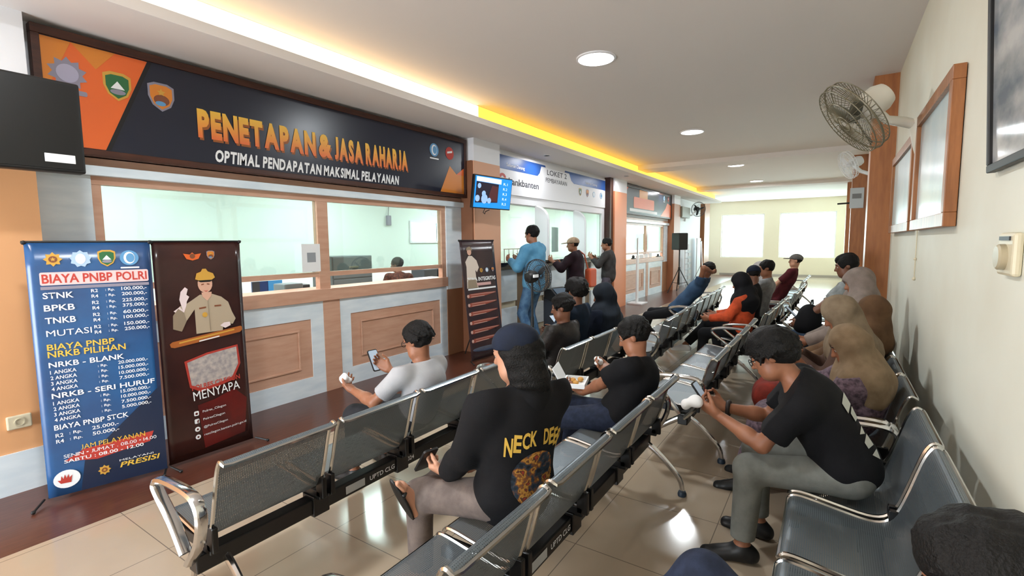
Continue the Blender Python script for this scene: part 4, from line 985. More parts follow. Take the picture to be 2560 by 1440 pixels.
        faces.append(Q)
    F = np.concatenate(faces); F = F[(F >= 0).all(1)]
    return pos, F
def np_mesh(name, P, F, m, parent):
    me = bpy.data.meshes.new(name)
    me.vertices.add(len(P)); me.vertices.foreach_set('co', P.astype(np.float32).ravel())
    me.loops.add(len(F) * 4); me.loops.foreach_set('vertex_index', F.astype(np.int32).ravel())
    me.polygons.add(len(F)); me.polygons.foreach_set('loop_start', np.arange(0, len(F) * 4, 4, dtype=np.int32))
    me.polygons.foreach_set('use_smooth', [True] * len(F)); me.update(calc_edges=True); me.validate()
    return link(name, me, m, parent)
def blob(name, prims, h, m, parent, noise=None):
    P, F = field_mesh(prims, h, noise); return np_mesh(name, P, F, m, parent)

def ik(a, b, l1, l2, pole):
    d = b - a; L = np.linalg.norm(d); d = d / (L + 1e-9); sc = max(1., L / (l1 + l2) * 1.002); l1 *= sc; l2 *= sc
    x = (l1 * l1 - l2 * l2 + L * L) / (2 * L); hgt = math.sqrt(max(l1 * l1 - x * x, 0))
    p = np.array(pole, float); p = p - d * (p @ d); p = nrm(p)
    return a + d * x + p * hgt

M_skin = mat('skin', (156, 104, 76), .5, noise=(9, (140, 90, 64), (1, 1, 1)))
M_skin2 = mat('skin_dark', (124, 80, 58), .5, noise=(9, (110, 70, 50), (1, 1, 1)))
M_skin3 = mat('skin_light', (192, 140, 112), .5)
M_hair = mat('hair_black', (13, 11, 10), .6, spec=.25, bump=(160, .6))
M_hairg = mat('hair_brown', (44, 28, 20), .45, bump=(160, .5))
M_eye = mat('eye_white', (176, 166, 156), .3); M_iris = mat('eye_dark', (22, 14, 10), .2)
def cloth(name, rgb, rgb2=None, rough=.85, sc=14): return mat(name, rgb, rough, spec=.25, noise=(sc, rgb2 or tuple(int(c * .8) for c in rgb), (1, 1, 1)), bump=(220, .15))

def hand_prims(Wp, d, n, s, s_, curl=(.5, .6, .5), spread=.05, thumb=.5):
    """Wp wrist, d towards fingers, n palm normal, s thumb side"""
    pr = []; q = s_ * .98
    for i, o in enumerate((.030, .010, -.010, -.028)):
        kn = Wp + d * (.086 - .004 * abs(i - 1.2)) * q + s * o * q
        pr.append(cap(Wp + s * o * .55 * q + d * .01, kn, .0155 * q, .0125 * q, .016))
        Ls = [(.042, .026, .021), (.046, .029, .022), (.043, .027, .021), (.034, .021, .019)][i]
        dir_ = nrm(d + s * spread * (1.2 - i) * .6); p = kn; ang = 0
        for j in range(3):
            ang = curl[j] * (1 + .08 * i)
            dir_ = nrm(dir_ * math.cos(ang) + nrm(n - dir_ * (n @ dir_)) * math.sin(ang))
            e = p + dir_ * Ls[j] * q; r = (.0088, .0082, .0075)[j] * q
            pr.append(cap(p, e, r, r * .93, .004)); p = e
    pr.append(ell(Wp + d * .045 * q + n * .004, (.012 * q, .04 * q, .034 * q), .02, B=[n, d, s]))
    t0 = Wp + d * .022 * q + s * .024 * q; t1 = t0 + nrm(s * .75 + d * .75 + n * thumb) * .042 * q
    t2 = t1 + nrm(s * .25 + d * .95 + n * thumb * 1.3) * .032 * q; t3 = t2 + nrm(d * .95 + n * thumb * 1.6 - s * .1) * .026 * q
    pr += [cap(t0, t1, .0155 * q, .0115 * q, .018), cap(t1, t2, .0108 * q, .0098 * q, .006), cap(t2, t3, .0096 * q, .008 * q, .004)]
    return pr

def person(lab, base, face=0., s=.92, hip=(0, .17, .53), head=(0, .2, 1.1), pitch=.3, yaw=0., roll=0., hl=(-.1, .5, .62), hr=(.1, .5, .62),
           al=(-.1, .5, .08), ar=(.1, .5, .08), pole_l=(-.5, -.3, -.9), pole_r=(.5, -.3, -.9), kl=(-.15, .7, 1), kr=(.15, .7, 1), kout=None,
           skin=None, top='tee', topc=None, botc=None, shoec=None, hair='short', hairc=None, headgear=None, gearc=None, glasses=False, h=.008,
           palm_l=None, palm_r=None, dir_l=None, dir_r=None, curl_l=(.5, .6, .5), curl_r=(.5, .6, .5), shrug=0., loose=0., bare=False, group='people in the hall', foot_l=None, foot_r=None, fem=False, skirt=False, twist=0., collar=None, hood=None, hide_legs=False):
    skin = skin or M_skin
    t = thing('person', lab, 'person', (base[0], base[1], 0), -face, group)
    hip = V(*hip); H = V(*head)
    f = V(0, 1, 0); u = V(0, 0, 1); r = V(1, 0, 0)
    f, u = rot_axis(f, r, -pitch), rot_axis(u, r, -pitch)
    f, u, r = [rot_axis(v, V(0, 0, 1), -yaw) for v in (f, u, r)]
    u, r = rot_axis(u, f, roll), rot_axis(r, f, roll)
    sd = nrm(H - V(0, 0, .1) - hip)
    un = nrm(u * .55 + sd * .6)
    hs = s * .97
    N = H - un * .165 * s - f * .028 * s
    tv = N - hip; TL = np.linalg.norm(tv); tv = tv / TL
    rt = rot_axis(nrm(V(1, 0, 0) - tv * tv[0]), tv, -twist); ft = np.cross(tv, rt)
    kT = np.clip(TL / (.50 * s), .75, 1.15)
    bulge = max(0., .50 * s - TL) * .55
    PB = lambda q, b=1.: hip + tv * TL * q - ft * bulge * math.sin(PI * min(q, 1)) * b
    sw = (.158 if fem else .178) * s
    Sl = N - rt * sw - tv * .048 * s + ft * .012 + tv * shrug; Sr = N + rt * sw - tv * .048 * s + ft * .012 + tv * shrug
    Bt = [rt, ft, tv]
    def torso(e, sleeves=None):
        o = [ell(PB(.06), ((.158 + (.01 if fem else 0)) * s + e, .118 * s + e, .125 * s * kT + e), .06, B=Bt),
             ell(PB(.36), (.140 * s + e, .108 * s + e, .165 * s * kT + e), .06, B=Bt),
             ell(PB(.70), (.158 * s + e, .114 * s + e, .165 * s * kT + e), .06, B=Bt),
             cap(Sl + rt * .03, Sr - rt * .03, .056 * s + e, None, .06),
             cap(N - tv * .06 * s, N - tv * .005 * s, .075 * s + e, .056 * s + e * .6, .05)]
        if fem: o.append(ell(PB(.68) + ft * .075 * s, (.11 * s + e, .06 * s + e, .07 * s + e), .06, B=Bt))
        return o
    hl, hr, al, ar = V(*hl), V(*hr), V(*al), V(*ar)
    El = ik(Sl, hl, .275 * s, .25 * s, pole_l); Er = ik(Sr, hr, .275 * s, .25 * s, pole_r)
    Hl, Hr = hip - rt * .088 * s, hip + rt * .088 * s
    Kl = ik(Hl, al, .43 * s, .415 * s, kl); Kr = ik(Hr, ar, .43 * s, .415 * s, kr)
    HB = [r, f, u]
    hp = lambda x, y, z: H + (r * x + f * y + u * z) * hs
    # --- body: head, neck, arms with hands, legs with feet as one surface
    def he(x, y, z, rr, k=.02, op='+'): return ell(hp(x, y, z), np.array(rr) * hs, k, op, HB)
    def hc(p, q, ra, rb=None, k=.012, op='+'): return cap(hp(*p), hp(*q), ra * hs, (rb if rb is not None else ra) * hs, k, op)
    body = torso(-.012)
    body += [cap(N - tv * .04 * s, hp(0, -.022, -.05), .054 * s, .050 * s, .03),
             he(0, -.014, .032, (.075, .093, .085)), he(0, .03, -.025, (.063, .064, .082), .03), he(0, .05, -.088, (.038, .04, .03), .03),
             hc((-.03, .03, -.075), (.03, .03, -.075), .04, None, .03),
             hc((-.036, .078, .026), (.036, .078, .026), .013, None, .016),
             
             he(-.031, .098, .007, (.017, .014, .011), .012, '-'), he(.031, .098, .007, (.017, .014, .011), .012, '-'),
             hc((-.044, .080, .0135), (-.019, .083, .0135), .0065, None, .004), hc((.044, .080, .0135), (.019, .083, .0135), .0065, None, .004), hc((0, .088, .012), (0, .108, -.028), .008, .0125, .012), hc((-.012, .094, -.03), (.012, .094, -.03), .0085, None, .008),
             hc((-.017, .088, -.057), (.017, .088, -.057), .0075, None, .008), hc((-.015, .086, -.066), (.015, .086, -.066), .0075, None, .008),
             he(-.077, -.012, -.002, (.011, .019, .031), .008), he(.077, -.012, -.002, (.011, .019, .031), .008)]
    for S_, E_, W_ in ((Sl, El, hl), (Sr, Er, hr)):
        body += [cap(S_, E_, .046 * s, .037 * s, .03), cap(E_, lerp(E_, W_, .35), .039 * s, .038 * s, .02), cap(lerp(E_, W_, .3), W_, .038 * s, .026 * s, .02)]
    for sgn, E_, W_, dr, pm, cu in ((-1, El, hl, dir_l, palm_l, curl_l), (1, Er, hr, dir_r, palm_r, curl_r)):
        d_ = nrm(V(*dr)) if dr is not None else nrm(W_ - E_)
        n_ = V(*pm) if pm is not None else V(-sgn * .75, .0, .25)
        n_ = nrm(n_ - d_ * (n_ @ d_)); s2 = np.cross(n_, d_) * (1 if sgn > 0 else -1)
        # thumb side: for a right hand with palm normal n and fingers d it is  d x n
        s2 = np.cross(d_, n_) * (1 if sgn > 0 else -1)
        body += hand_prims(W_, d_, n_, s2, s, cu)
    fdir = {}
    if not hide_legs:
        for sgn, Hh, K_, A_, ft_ in ((-1, Hl, Kl, al, foot_l), (1, Hr, Kr, ar, foot_r)):
            body += [cap(Hh, K_, .068 * s, .048 * s, .03), cap(K_, lerp(K_, A_, .35), .048 * s, .05 * s, .02), cap(lerp(K_, A_, .3), A_, .05 * s, .034 * s, .03)]
            d_ = nrm(V(*ft_)) if ft_ is not None else nrm(V(sgn * .2, 1, -.12))
            fdir[sgn] = d_
            dn = nrm(V(0, 0, -1) - d_ * (-d_[2])) if abs(d_[2]) < .8 else nrm(A_ - K_)
            side = np.cross(d_, dn)
            hb = A_ + dn * .05 * s - d_ * .035 * s; bl = A_ + dn * .055 * s + d_ * .125 * s
            body += [cap(A_, hb, .033 * s, .03 * s, .02), cap(A_ + dn * .03 * s, bl, .034 * s, .026 * s, .03), cap(hb, bl, .03 * s, .026 * s, .02)]
            if bare:
                for i, o in enumerate((-.03, -.014, .001, .015, .028)):
                    body.append(cap(bl + side * o * s * -sgn, bl + side * o * s * -sgn + d_ * (.05 - .006 * i) * s + dn * .008, (.0135 if i == 0 else .010) * s, None, .006))
            fdir[(sgn, 'geo')] = (A_, d_, dn, hb, bl)
    blob('body', body, h, skin, t)
    # --- eyes and brows
    if h < .010:
        for sx in (-1, 1):
            e = MB().ball(hp(sx * .031, .0775, .005), .0118 * hs, 10, 8).build('eye', M_eye, t, smooth='all')
            MB().ball(hp(sx * .031, .0842, .003), .0066 * hs, 8, 6).build('iris', M_iris, e, smooth='all')
            MB().tube([hp(sx * .012, .092, .028), hp(sx * .03, .093, .034), hp(sx * .05, .082, .028)], .0032 * hs, 5).build('eyebrow', M_hair, t, smooth='all')
    # --- clothes
    seed = int(abs(base[0] * 37 + base[1] * 91) * 10) % 1000
    e = .012 + loose
    hb_ = max(h, .007)
    topc = topc or cloth('cloth_black', (18, 18, 22)); botc = botc or cloth('trouser_grey', (96, 94, 92)); shoec = shoec or M_black
    if top:
        sh = torso(e)
        for S_, E_, W_ in ((Sl, El, hl), (Sr, Er, hr)):
            if top == 'tee': sh.append(cap(S_, lerp(S_, E_, .72), .056 * s + e * .8, .062 * s + loose, .045, flat=True))
            else:
                sh += [cap(S_, E_, .054 * s + e * .8, .044 * s + e * .7, .045), cap(E_, lerp(E_, W_, .92), .046 * s + e * .7, .034 * s + e * .5, .03, flat=True)]
        sh.append(plane(N + tv * .022 * s, tv * .9 + ft * .5))
        tp = blob('jacket' if top == 'jacket' else 'shirt', sh, hb_, topc, t, (.004 + loose * .12, 26, seed))
        if collar is not None:
            ring = [N - tv * .002 + tv * .012 * math.cos(a) * -1 + (rt * math.sin(a) * .07 + ft * math.cos(a) * .066) * s for a in np.linspace(0, 2 * PI, 17)[:-1]]
            MB().tube(ring, .017 * s, 8, closed=True, flat=.8).build('collar', collar, t, smooth='all')
        if hood is not None:
            blob('hood', [cap(N - ft * .06 * s - tv * .02, N - ft * .085 * s - tv * .10 * s, .075 * s, .055 * s, .05), cap(N - rt * .07 * s - ft * .03, N + rt * .07 * s - ft * .03, .05 * s, None, .05)], hb_, hood, t, (.006, 30, seed + 3))
    if not hide_legs:
        tr = [ell(PB(.04), (.162 * s + .012, .122 * s + .012, .12 * s + .01), .06, B=Bt)]
        lw_ = .0 if not skirt else .03
        for Hh, K_, A_ in ((Hl, Kl, al), (Hr, Kr, ar)):
            tr += [cap(Hh, K_, .082 * s + .012 + lw_, .062 * s + .010 + lw_, .05), cap(K_, lerp(K_, A_, .90), .061 * s + .010 + lw_, .048 * s + .010 + lw_, .03, flat=True)]
        if skirt: tr += [cap(lerp(Hl, Hr, .5), lerp(Kl, Kr, .5), .11 * s, .10 * s, .08), cap(lerp(Kl, Kr, .5), lerp(al, ar, .5), .10 * s, .09 * s, .06, flat=True)]
        blob('skirt' if skirt else 'trousers', tr, hb_, botc, t, (.0035, 24, seed + 1))
        for sgn in (-1, 1):
            A_, d_, dn, hb, bl = fdir[(sgn, 'geo')]
            side = np.cross(d_, dn)
            if bare:
                c0 = lerp(hb, bl, .5) + dn * .026 * s + d_ * .02 * s
                so = blob('sandal', [ell(c0, (.135 * s, .044 * s, .012 * s), .01, B=[d_, side, dn])], .006, M_black, t)
                MB().tube([bl + dn * .02 - d_ * .02 * s + side * .042 * s, bl - dn * .03 * s - d_ * .03 * s, bl + dn * .02 - d_ * .02 * s - side * .042 * s], .011 * s, 6).build('strap', M_black, so, smooth='all')
            else:
                blob('shoe', [cap(A_ + dn * .02, hb + dn * .004, .043 * s, .041 * s, .03), cap(A_ + dn * .03 * s, bl, .043 * s, .036 * s, .03), cap(hb + dn * .006, bl + d_ * .055 * s + dn * .004, .040 * s, .035 * s, .02), plane(hb + dn * .034 * s, dn)], max(h, .008), shoec, t)
    # --- hair and headgear
    hairc = hairc or M_hair
    if hair:
        lh = hair == 'long'; thick = (.012 if hair != 'bushy' else .022) if not headgear else .004
        hp_ = [he(0, -.02, .036, (.079 + thick, .098 + thick, .088 + thick), .02)]
        if hair == 'quiff': hp_ += [he(0, .02, .088, (.06, .06, .034), .03), he(0, -.03, .09, (.075, .08, .046), .03)]
        if hair == 'bushy': hp_ += [he(0, .03, .085, (.07, .06, .046), .04), he(-.05, -.02, .08, (.05, .08, .06), .04), he(.05, -.02, .08, (.05, .08, .06), .04), he(0, -.09, .02, (.09, .05, .09), .04)]
        if lh: hp_ += [cap(hp(0, -.05, 0), hp(0, -.06, -.13), .088 * hs, .085 * hs, .04), cap(hp(-.055, -.015, 0), hp(-.062, -.02, -.13), .04 * hs, .04 * hs, .03), cap(hp(.055, -.015, 0), hp(.062, -.02, -.13), .04 * hs, .04 * hs, .03)]
        if h < .008 and not headgear:
            rs = np.random.RandomState(seed + 2); big = hair == 'bushy'
            for q in range(230 if big else 170):
                az = rs.rand() * 2 * PI; el = math.acos(1 - rs.rand() * 1.15); d0 = V(math.sin(el) * math.cos(az), math.sin(el) * math.sin(az), math.cos(el))
                p0 = V(0, -.02, .036) + d0 * (V(.079, .098, .088) + thick - .004)
                if d0[1] > .62 and d0[2] < .75: continue
                tg = V(d0[0], d0[1], -.5 - .4 * math.sin(el)) + V(rs.normal() * .5, rs.normal() * .5 + (.12 if d0[1] > 0 else -.1), rs.normal() * .25); tg = nrm(tg - d0 * (tg @ d0) * .75)
                ln = (.045 if big else .03) * (.6 + rs.rand() * .7)
                hp_.append(cap(hp(*p0), hp(*(p0 + tg * ln + d0 * (.010 if big else .004))), .0095 * hs, .0035 * hs, .006))
        hp_ += [he(0, .112, -.05, (.09, .082, .112), .01, '-')]
        if not lh:
            hp_ += [he(-.088, .012, -.035, (.034, .03, .05), .01, '-'), he(.088, .012, -.035, (.034, .03, .05), .01, '-'), plane(hp(0, -.06, -.052), -u + f * .35)]
        blob('hair', hp_, min(max(h * .8, .005), .009), hairc, t, (.005, 110, seed + 5))
    if headgear == 'cap':
        cp = [he(0, -.016, .046, (.096, .118, .093), .01), plane(hp(0, 0, .03), -u * .98 + f * .10)]
        co = blob('cap', cp, max(h * .8, .006), gearc, t)
        blob('brim', [he(0, .125, .045, (.075, .085, .010), .01), he(0, .0, .045, (.08, .09, .06), .005, '-')], max(h * .7, .005), gearc, co)
    if headgear == 'hijab':
        sc_ = [he(0, -.012, .03, (.1, .118, .112), .03), cap(hp(0, -.01, -.03), N + tv * .03, .098 * s, .085 * s, .06),
               cap(N + tv * .02, N - tv * .06 * s - ft * .02, .10 * s, .13 * s, .08), cap(Sl * .85 + N * .15 + tv * .01, Sr * .85 + N * .15 + tv * .01, .082 * s, None, .09),
               ell(PB(.78) + ft * .06 * s, (.17 * s, .09 * s, .16 * s), .08, B=Bt), ell(PB(.74) - ft * .02 * s, (.19 * s, .14 * s, .16 * s), .08, B=Bt),
               he(0, .125, -.03, (.058, .075, .078), .02, '-')]
        blob('headscarf', sc_, max(h, .007), gearc, t, (.010, 34, seed + 9))
    if glasses:
        g = MB()
        for sx in (-1, 1):
            g.tube([hp(sx * .032 + .024 * math.cos(a), .104, .004 + .018 * math.sin(a)) for a in np.linspace(0, 2 * PI, 15)[:-1]], .0022 * hs, 5, closed=True)
            g.tube([hp(sx * .056, .102, .008), hp(sx * .078, .05, .012), hp(sx * .082, -.01, .012)], .0024 * hs, 5)
        g.tube([hp(-.008, .106, .008), hp(.008, .106, .008)], .002 * hs, 5)
        g.build('eyeglasses', M_black, t, smooth='all')
    t['_'] = 0; del t['_']
    J = dict(N=N, tv=tv, ft=ft, rt=rt, Sl=Sl, Sr=Sr, El=El, Er=Er, Kl=Kl, Kr=Kr, hp=hp, hl=hl, hr=hr, PB=PB, s=s)
    return t, J
def wrap_on(t, me_obj, target, M, push=.004):
    """lay a flat print on the back of a garment: z of the flat mesh is replaced by the cloth surface seen along -z of M"""
    tm = target.data; bv = BVHTree.FromPolygons([v.co for v in tm.vertices], [p.vertices for p in tm.polygons])
    n = (M.to_3x3() @ Vector((0, 0, 1))).normalized()
    for v in me_obj.data.vertices:
        o = M @ Vector((v.co.x, v.co.y, 0)); hit = bv.ray_cast(o + n * .4, -n)
        v.co = (hit[0] + n * push) if hit[0] is not None else o
    me_obj.data.update()
# ------------------------------------------------------------------ people (seats face the counters: local +y)
def phone(lab, par_loc, M, size=(.075, .155), lit=True):
    t = thing('smartphone', lab, 'phone', M=M)
    MB().prism(rrect(-size[0] / 2, -size[1] / 2, size[0] / 2, size[1] / 2, .012), -.005, .005).build('housing', M_black, t)
    MB().prism(rrect(-size[0] / 2 + .004, -size[1] / 2 + .006, size[0] / 2 - .004, size[1] / 2 - .006, .009), .005, .0055).build('screen', emis('phone_screen', (150, 165, 180), .5) if lit else mat('phone_back', (16, 16, 18), .3), t)
    return t
def frameM(o, z, y=(0, 0, 1)):
    z = Vector(z).normalized(); y = Vector(y); x = y.cross(z).normalized(); y = z.cross(x)
    return Matrix(((x.x, y.x, z.x, o[0]), (x.y, y.y, z.y, o[1]), (x.z, y.z, z.z, o[2]), (0, 0, 0, 1)))
c_black = cloth('cloth_black', (17, 17, 20)); c_navy = cloth('cloth_navy', (26, 34, 52)); c_jean = cloth('denim_dark', (38, 46, 66), (28, 34, 50), sc=30); c_jeanb = cloth('denim_blue', (52, 84, 118), (84, 116, 146), sc=12)
c_grey = cloth('trouser_grey', (104, 100, 96)); c_greyd = cloth('cloth_charcoal', (46, 46, 50))
# grey shirt man on the first bench
g_shirt = cloth('shirt_ash', (176, 176, 178), (160, 160, 164), sc=5)
pA, jA = person('man in a light grey shirt and glasses holding a phone on the first bench', (2.22, 2.06), hip=(0, .19, .50), head=(.0, .13, .985), pitch=.32, yaw=-.12, hl=(-.22, .50, .66), hr=(.06, .47, .74),
    top='tee', topc=g_shirt, botc=c_greyd, glasses=True, hair='quiff', collar=c_navy, al=(-.16, .60, .08), ar=(.14, .62, .08), h=.006, palm_l=(.3, -.2, .9), palm_r=(-.5, -.6, .3), dir_r=(-.25, .8, .5), dir_l=(.1, .85, .25), curl_l=(.9, .9, .6))
phone('phone with a lit screen held by the man in the grey shirt', None, frameM((2.22 + .02, 2.06 + .56, .80), (-.1, -.85, .5)))
blob('tissue_wad', [ell((2.22 - .2, 2.06 + .585, .71), (.04, .03, .03), .01), ell((2.22 - .23, 2.06 + .57, .735), (.025, .03, .03), .01)], .006, M_paper, None, (.006, 80, 4))
tag(bpy.data.objects['tissue_wad'], 'white tissue in the left hand of the man in the grey shirt', 'tissue')
# navy cap, black hoodie, cross-legged in sandals
pB, jB = person('person in a navy cap and black hoodie with yellow back print, legs crossed in sandals', (1.66, .92), twist=.42, hip=(0, .18, .53), head=(-.02, .15, 1.15), pitch=.22, yaw=-.1, hl=(-.09, .47, .585), hr=(.12, .42, .60),
    top='hoodie', topc=c_black, botc=cloth('trouser_taupe', (118, 106, 100)), bare=True, skin=M_skin3, hair='long', headgear='cap', gearc=c_navy, hood=c_black, loose=.022, h=.006,
    al=(-.13, .60, .09), ar=(-.15, .58, .47), kr=(.9, .5, .5), foot_r=(-.42, .1, .85), dir_l=(-.15, .9, .15), palm_l=(.6, .0, .75), curl_l=(.7, .8, .6))
phone('black phone held by the person in the navy cap', None, frameM((1.66 - .10, .92 + .585, .625), (.2, .75, .6)), lit=False)
back = [c for c in pB.children if c.name.startswith('shirt')][0]
tb = Vector(jB['tv']); rb = Vector(jB['rt']); fb = Vector(jB['ft']); Nb = Vector(jB['N'])
Mb = Matrix(((rb.x, tb.x, -fb.x, 0), (rb.y, tb.y, -fb.y, 0), (rb.z, tb.z, -fb.z, 0), (0, 0, 0, 1)))
Mb.translation = Nb - tb * .17
M_print = mat('print_mustard', (206, 166, 66), .7)
def art_mat():
    m = bpy.data.materials.new('print_art'); m.use_nodes = True; nt = m.node_tree; b = nt.nodes['Principled BSDF']; b.inputs['Roughness'].default_value = .8
    tc = nt.nodes.new('ShaderNodeTexCoord'); n = nt.nodes.new('ShaderNodeTexNoise'); n.inputs['Scale'].default_value = 26; n.inputs['Detail'].default_value = 3
    cr = nt.nodes.new('ShaderNodeValToRGB'); e = cr.color_ramp.elements; e[0].position = .34; e[0].color = lin((16, 18, 26)); e[1].position = .68; e[1].color = lin((150, 52, 30))
    for p, c in ((.44, (34, 52, 66)), (.52, (128, 74, 26)), (.58, (196, 142, 56)), (.62, (60, 34, 22))):
        q = e.new(p); q.color = lin(c)
    nt.links.new(tc.outputs['Object'], n.inputs['Vector']); nt.links.new(n.outputs['Fac'], cr.inputs['Fac']); nt.links.new(cr.outputs['Color'], b.inputs['Base Color'])
    return m
def arch_text(sx, letters, w, hgt, m, par, M, tgt, rise, y0=0.):
    n = len(letters)
    for i, ch in enumerate(letters):
        if ch == ' ': continue
        u = (i + .5) / n - .5; lw = w / n
        o = text(ch, u * w - lw * .46, y0 - rise * u * u * 4 - .012 * abs(u) * 2, lw * .92, hgt * (1 + .35 * abs(u) * 2), m, par, 0, bold=.03)
        wrap_on(None, o, tgt, M)
arch_text(0, 'NECK DEEP', .27, .06, M_print, pB, Mb, back, .05, .0)
N_ = 22; vs = [(0, -.15, 0)]; fs = []
for r_ in range(1, 9):
    for k in range(N_):
        a = 2 * PI * k / N_; vs.append((.10 * r_ / 8 * math.cos(a), -.15 + .12 * r_ / 8 * math.sin(a), 0))
for k in range(N_): fs.append((0, 1 + k, 1 + (k + 1) % N_))
for r_ in range(7):
    for k in range(N_): fs.append((1 + r_ * N_ + k, 1 + (r_ + 1) * N_ + k, 1 + (r_ + 1) * N_ + (k + 1) % N_, 1 + r_ * N_ + (k + 1) % N_))
me = bpy.data.meshes.new('print_emblem'); me.from_pydata(vs, [], fs); me.update()
wrap_on(None, link('print_emblem', me, art_mat(), pB), back, Mb, .003)
# black shirt man with the food tray
pC, jC = person('man in a black short-sleeved shirt eating from a white tray on the middle bench', (2.86, .92), hip=(0, .18, .50), head=(.09, .11, 1.005), pitch=.38, yaw=-.15, hl=(.10, .46, .585), hr=(.34, .36, .71),
    top='tee', topc=c_black, botc=c_jean, skin=M_skin, collar=cloth('collar_umber', (62, 52, 46)), h=.006, al=(-.1, .6, .08), ar=(.16, .6, .08), loose=.014, dir_l=(.1, .9, .2), palm_l=(.1, -.1, 1), curl_l=(.35, .4, .3), dir_r=(-.4, .8, .1), palm_r=(-.3, -.2, .8), curl_r=(.6, .7, .5), hair='quiff')
t = thing('food_tray', 'white foam food tray on the hand of the man in the black shirt', 'tray', (3.0, 1.46, .62), .3)
MB().prism([(-.1, -.07), (.1, -.07), (.1, .07), (-.1, .07)], 0, .006).box(-.11, -.1, -.08, .08, 0, .03).box(.1, .11, -.08, .08, 0, .03).box(-.1, .1, .07, .08, 0, .03).box(-.1, .1, -.08, -.07, 0, .03).build('tray', M_paper, t)
L_ = MB().box(-.105, .105, 0, .006, 0, .12).build('lid', M_paper, t); L_.location = (0, .08, .02); L_.rotation_euler = (-.5, 0, 0)
for i, (x, y) in enumerate(((-.04, -.01), (.02, .02), (.05, -.03))): MB().ball((x, y, .022), (.028, .022, .016)).build('snack', mat('snack_gold', (206, 150, 70), .6), t, smooth='all')
blob('paper_wrapper', [ell((3.17, 1.36, .75), (.055, .03, .024), .01), ell((3.22, 1.38, .76), (.03, .035, .02), .01), ell((3.15, 1.35, .77), (.02, .03, .022), .01)], .006, M_paper, None, (.008, 70, 2))
tag(bpy.data.objects['paper_wrapper'], 'white crumpled food wrapper near the chin of the man in the black shirt', 'wrapper')
pC2 = None
# black tee man on the wall bench
c_trg = cloth('trouser_sage', (120, 122, 116), (104, 106, 100))
pD, jD = person('man in black glasses and a black tee hunched over a phone on the wall bench', (2.68, -.25), hip=(0, .15, .54), head=(-.05, .48, 1.045), pitch=.5, yaw=.05, hl=(-.13, .70, .73), hr=(.04, .70, .72),
    top='tee', topc=c_black, botc=c_trg, skin=M_skin, glasses=True, hair='bushy', h=.006, loose=.018, al=(-.13, .57, .09), ar=(.14, .53, .09), kl=(-.1, 1, .8), pole_l=(-.3, -.5, -.8), dir_l=(.15, .8, .35), palm_l=(.6, -.3, .5), dir_r=(-.3, .8, .3), palm_r=(-.5, -.3, .6), curl_l=(.8, .8, .6), curl_r=(.7, .8, .6), s=.95)
phone('dark phone held by the man in black glasses', None, frameM((2.68 - .03, -.25 + .80, .79), (-.05, -.8, .6)))
blob('tissue_wad', [ell((2.53, .56, .785), (.035, .04, .035), .01), ell((2.52, .595, .77), (.03, .028, .03), .01)], .006, M_paper, None, (.006, 80, 8))
tag(bpy.data.objects['tissue_wad.001'], 'white tissue in the hand of the man in black glasses', 'tissue')
MB().tube([jD['hr'] + (jD['Er'] - jD['hr']) * .12 + .034 * (V(math.cos(a), .15, math.sin(a))) for a in np.linspace(0, 2 * PI, 17)[:-1]], .012, 6, closed=True).build('wristband', mat('band_brown', (40, 28, 24), .6), pD, smooth='all')
tee = [c for c in pD.children if c.name.startswith('shirt')][0]
tb = Vector(jD['tv']); rb = Vector(jD['rt']); fb = Vector(jD['ft']); Nb = Vector(jD['N'])
Md = Matrix(((rb.x, tb.x, -fb.x, 0), (rb.y, tb.y, -fb.y, 0), (rb.z, tb.z, -fb.z, 0), (0, 0, 0, 1)))
Md.translation = Nb - tb * .12
for i, pts in enumerate(([(-.10, 0), (.0, .01), (.0, -.05), (-.10, -.05)], [(-.08, -.06), (-.0, -.06), (-.02, -.11), (-.08, -.10)], [(-.10, -.15), (-.04, -.14), (-.06, -.17)], [(-.1, -.19), (-.04, -.18), (-.05, -.23), (-.1, -.22)], [(-.1, -.25), (-.05, -.25), (-.07, -.29)])):
    me = bpy.data.meshes.new('print_patch'); me.from_pydata([(a, b, 0) for a, b in pts], [], [tuple(range(len(pts)))]); me.update()
    wrap_on(None, link('print_patch', me, mat('print_offwhite', (196, 198, 190), .7), pD), tee, Md, .006)
# nearest person, bottom right
pE, jE = person('person with bushy dark hair and dark jeans nearest the camera at the lower right', (1.10, -.25), hip=(0, .15, .53), head=(.0, .0, .99), pitch=.25, yaw=.1, hl=(-.1, .4, .62), hr=(.16, .4, .66),
    top='tee', topc=c_greyd, botc=c_jean, skin=M_skin, hair='bushy', h=.006, al=(-.12, .6, .08), ar=(.1, .74, .40), kr=(.5, .3, 1), s=.95)
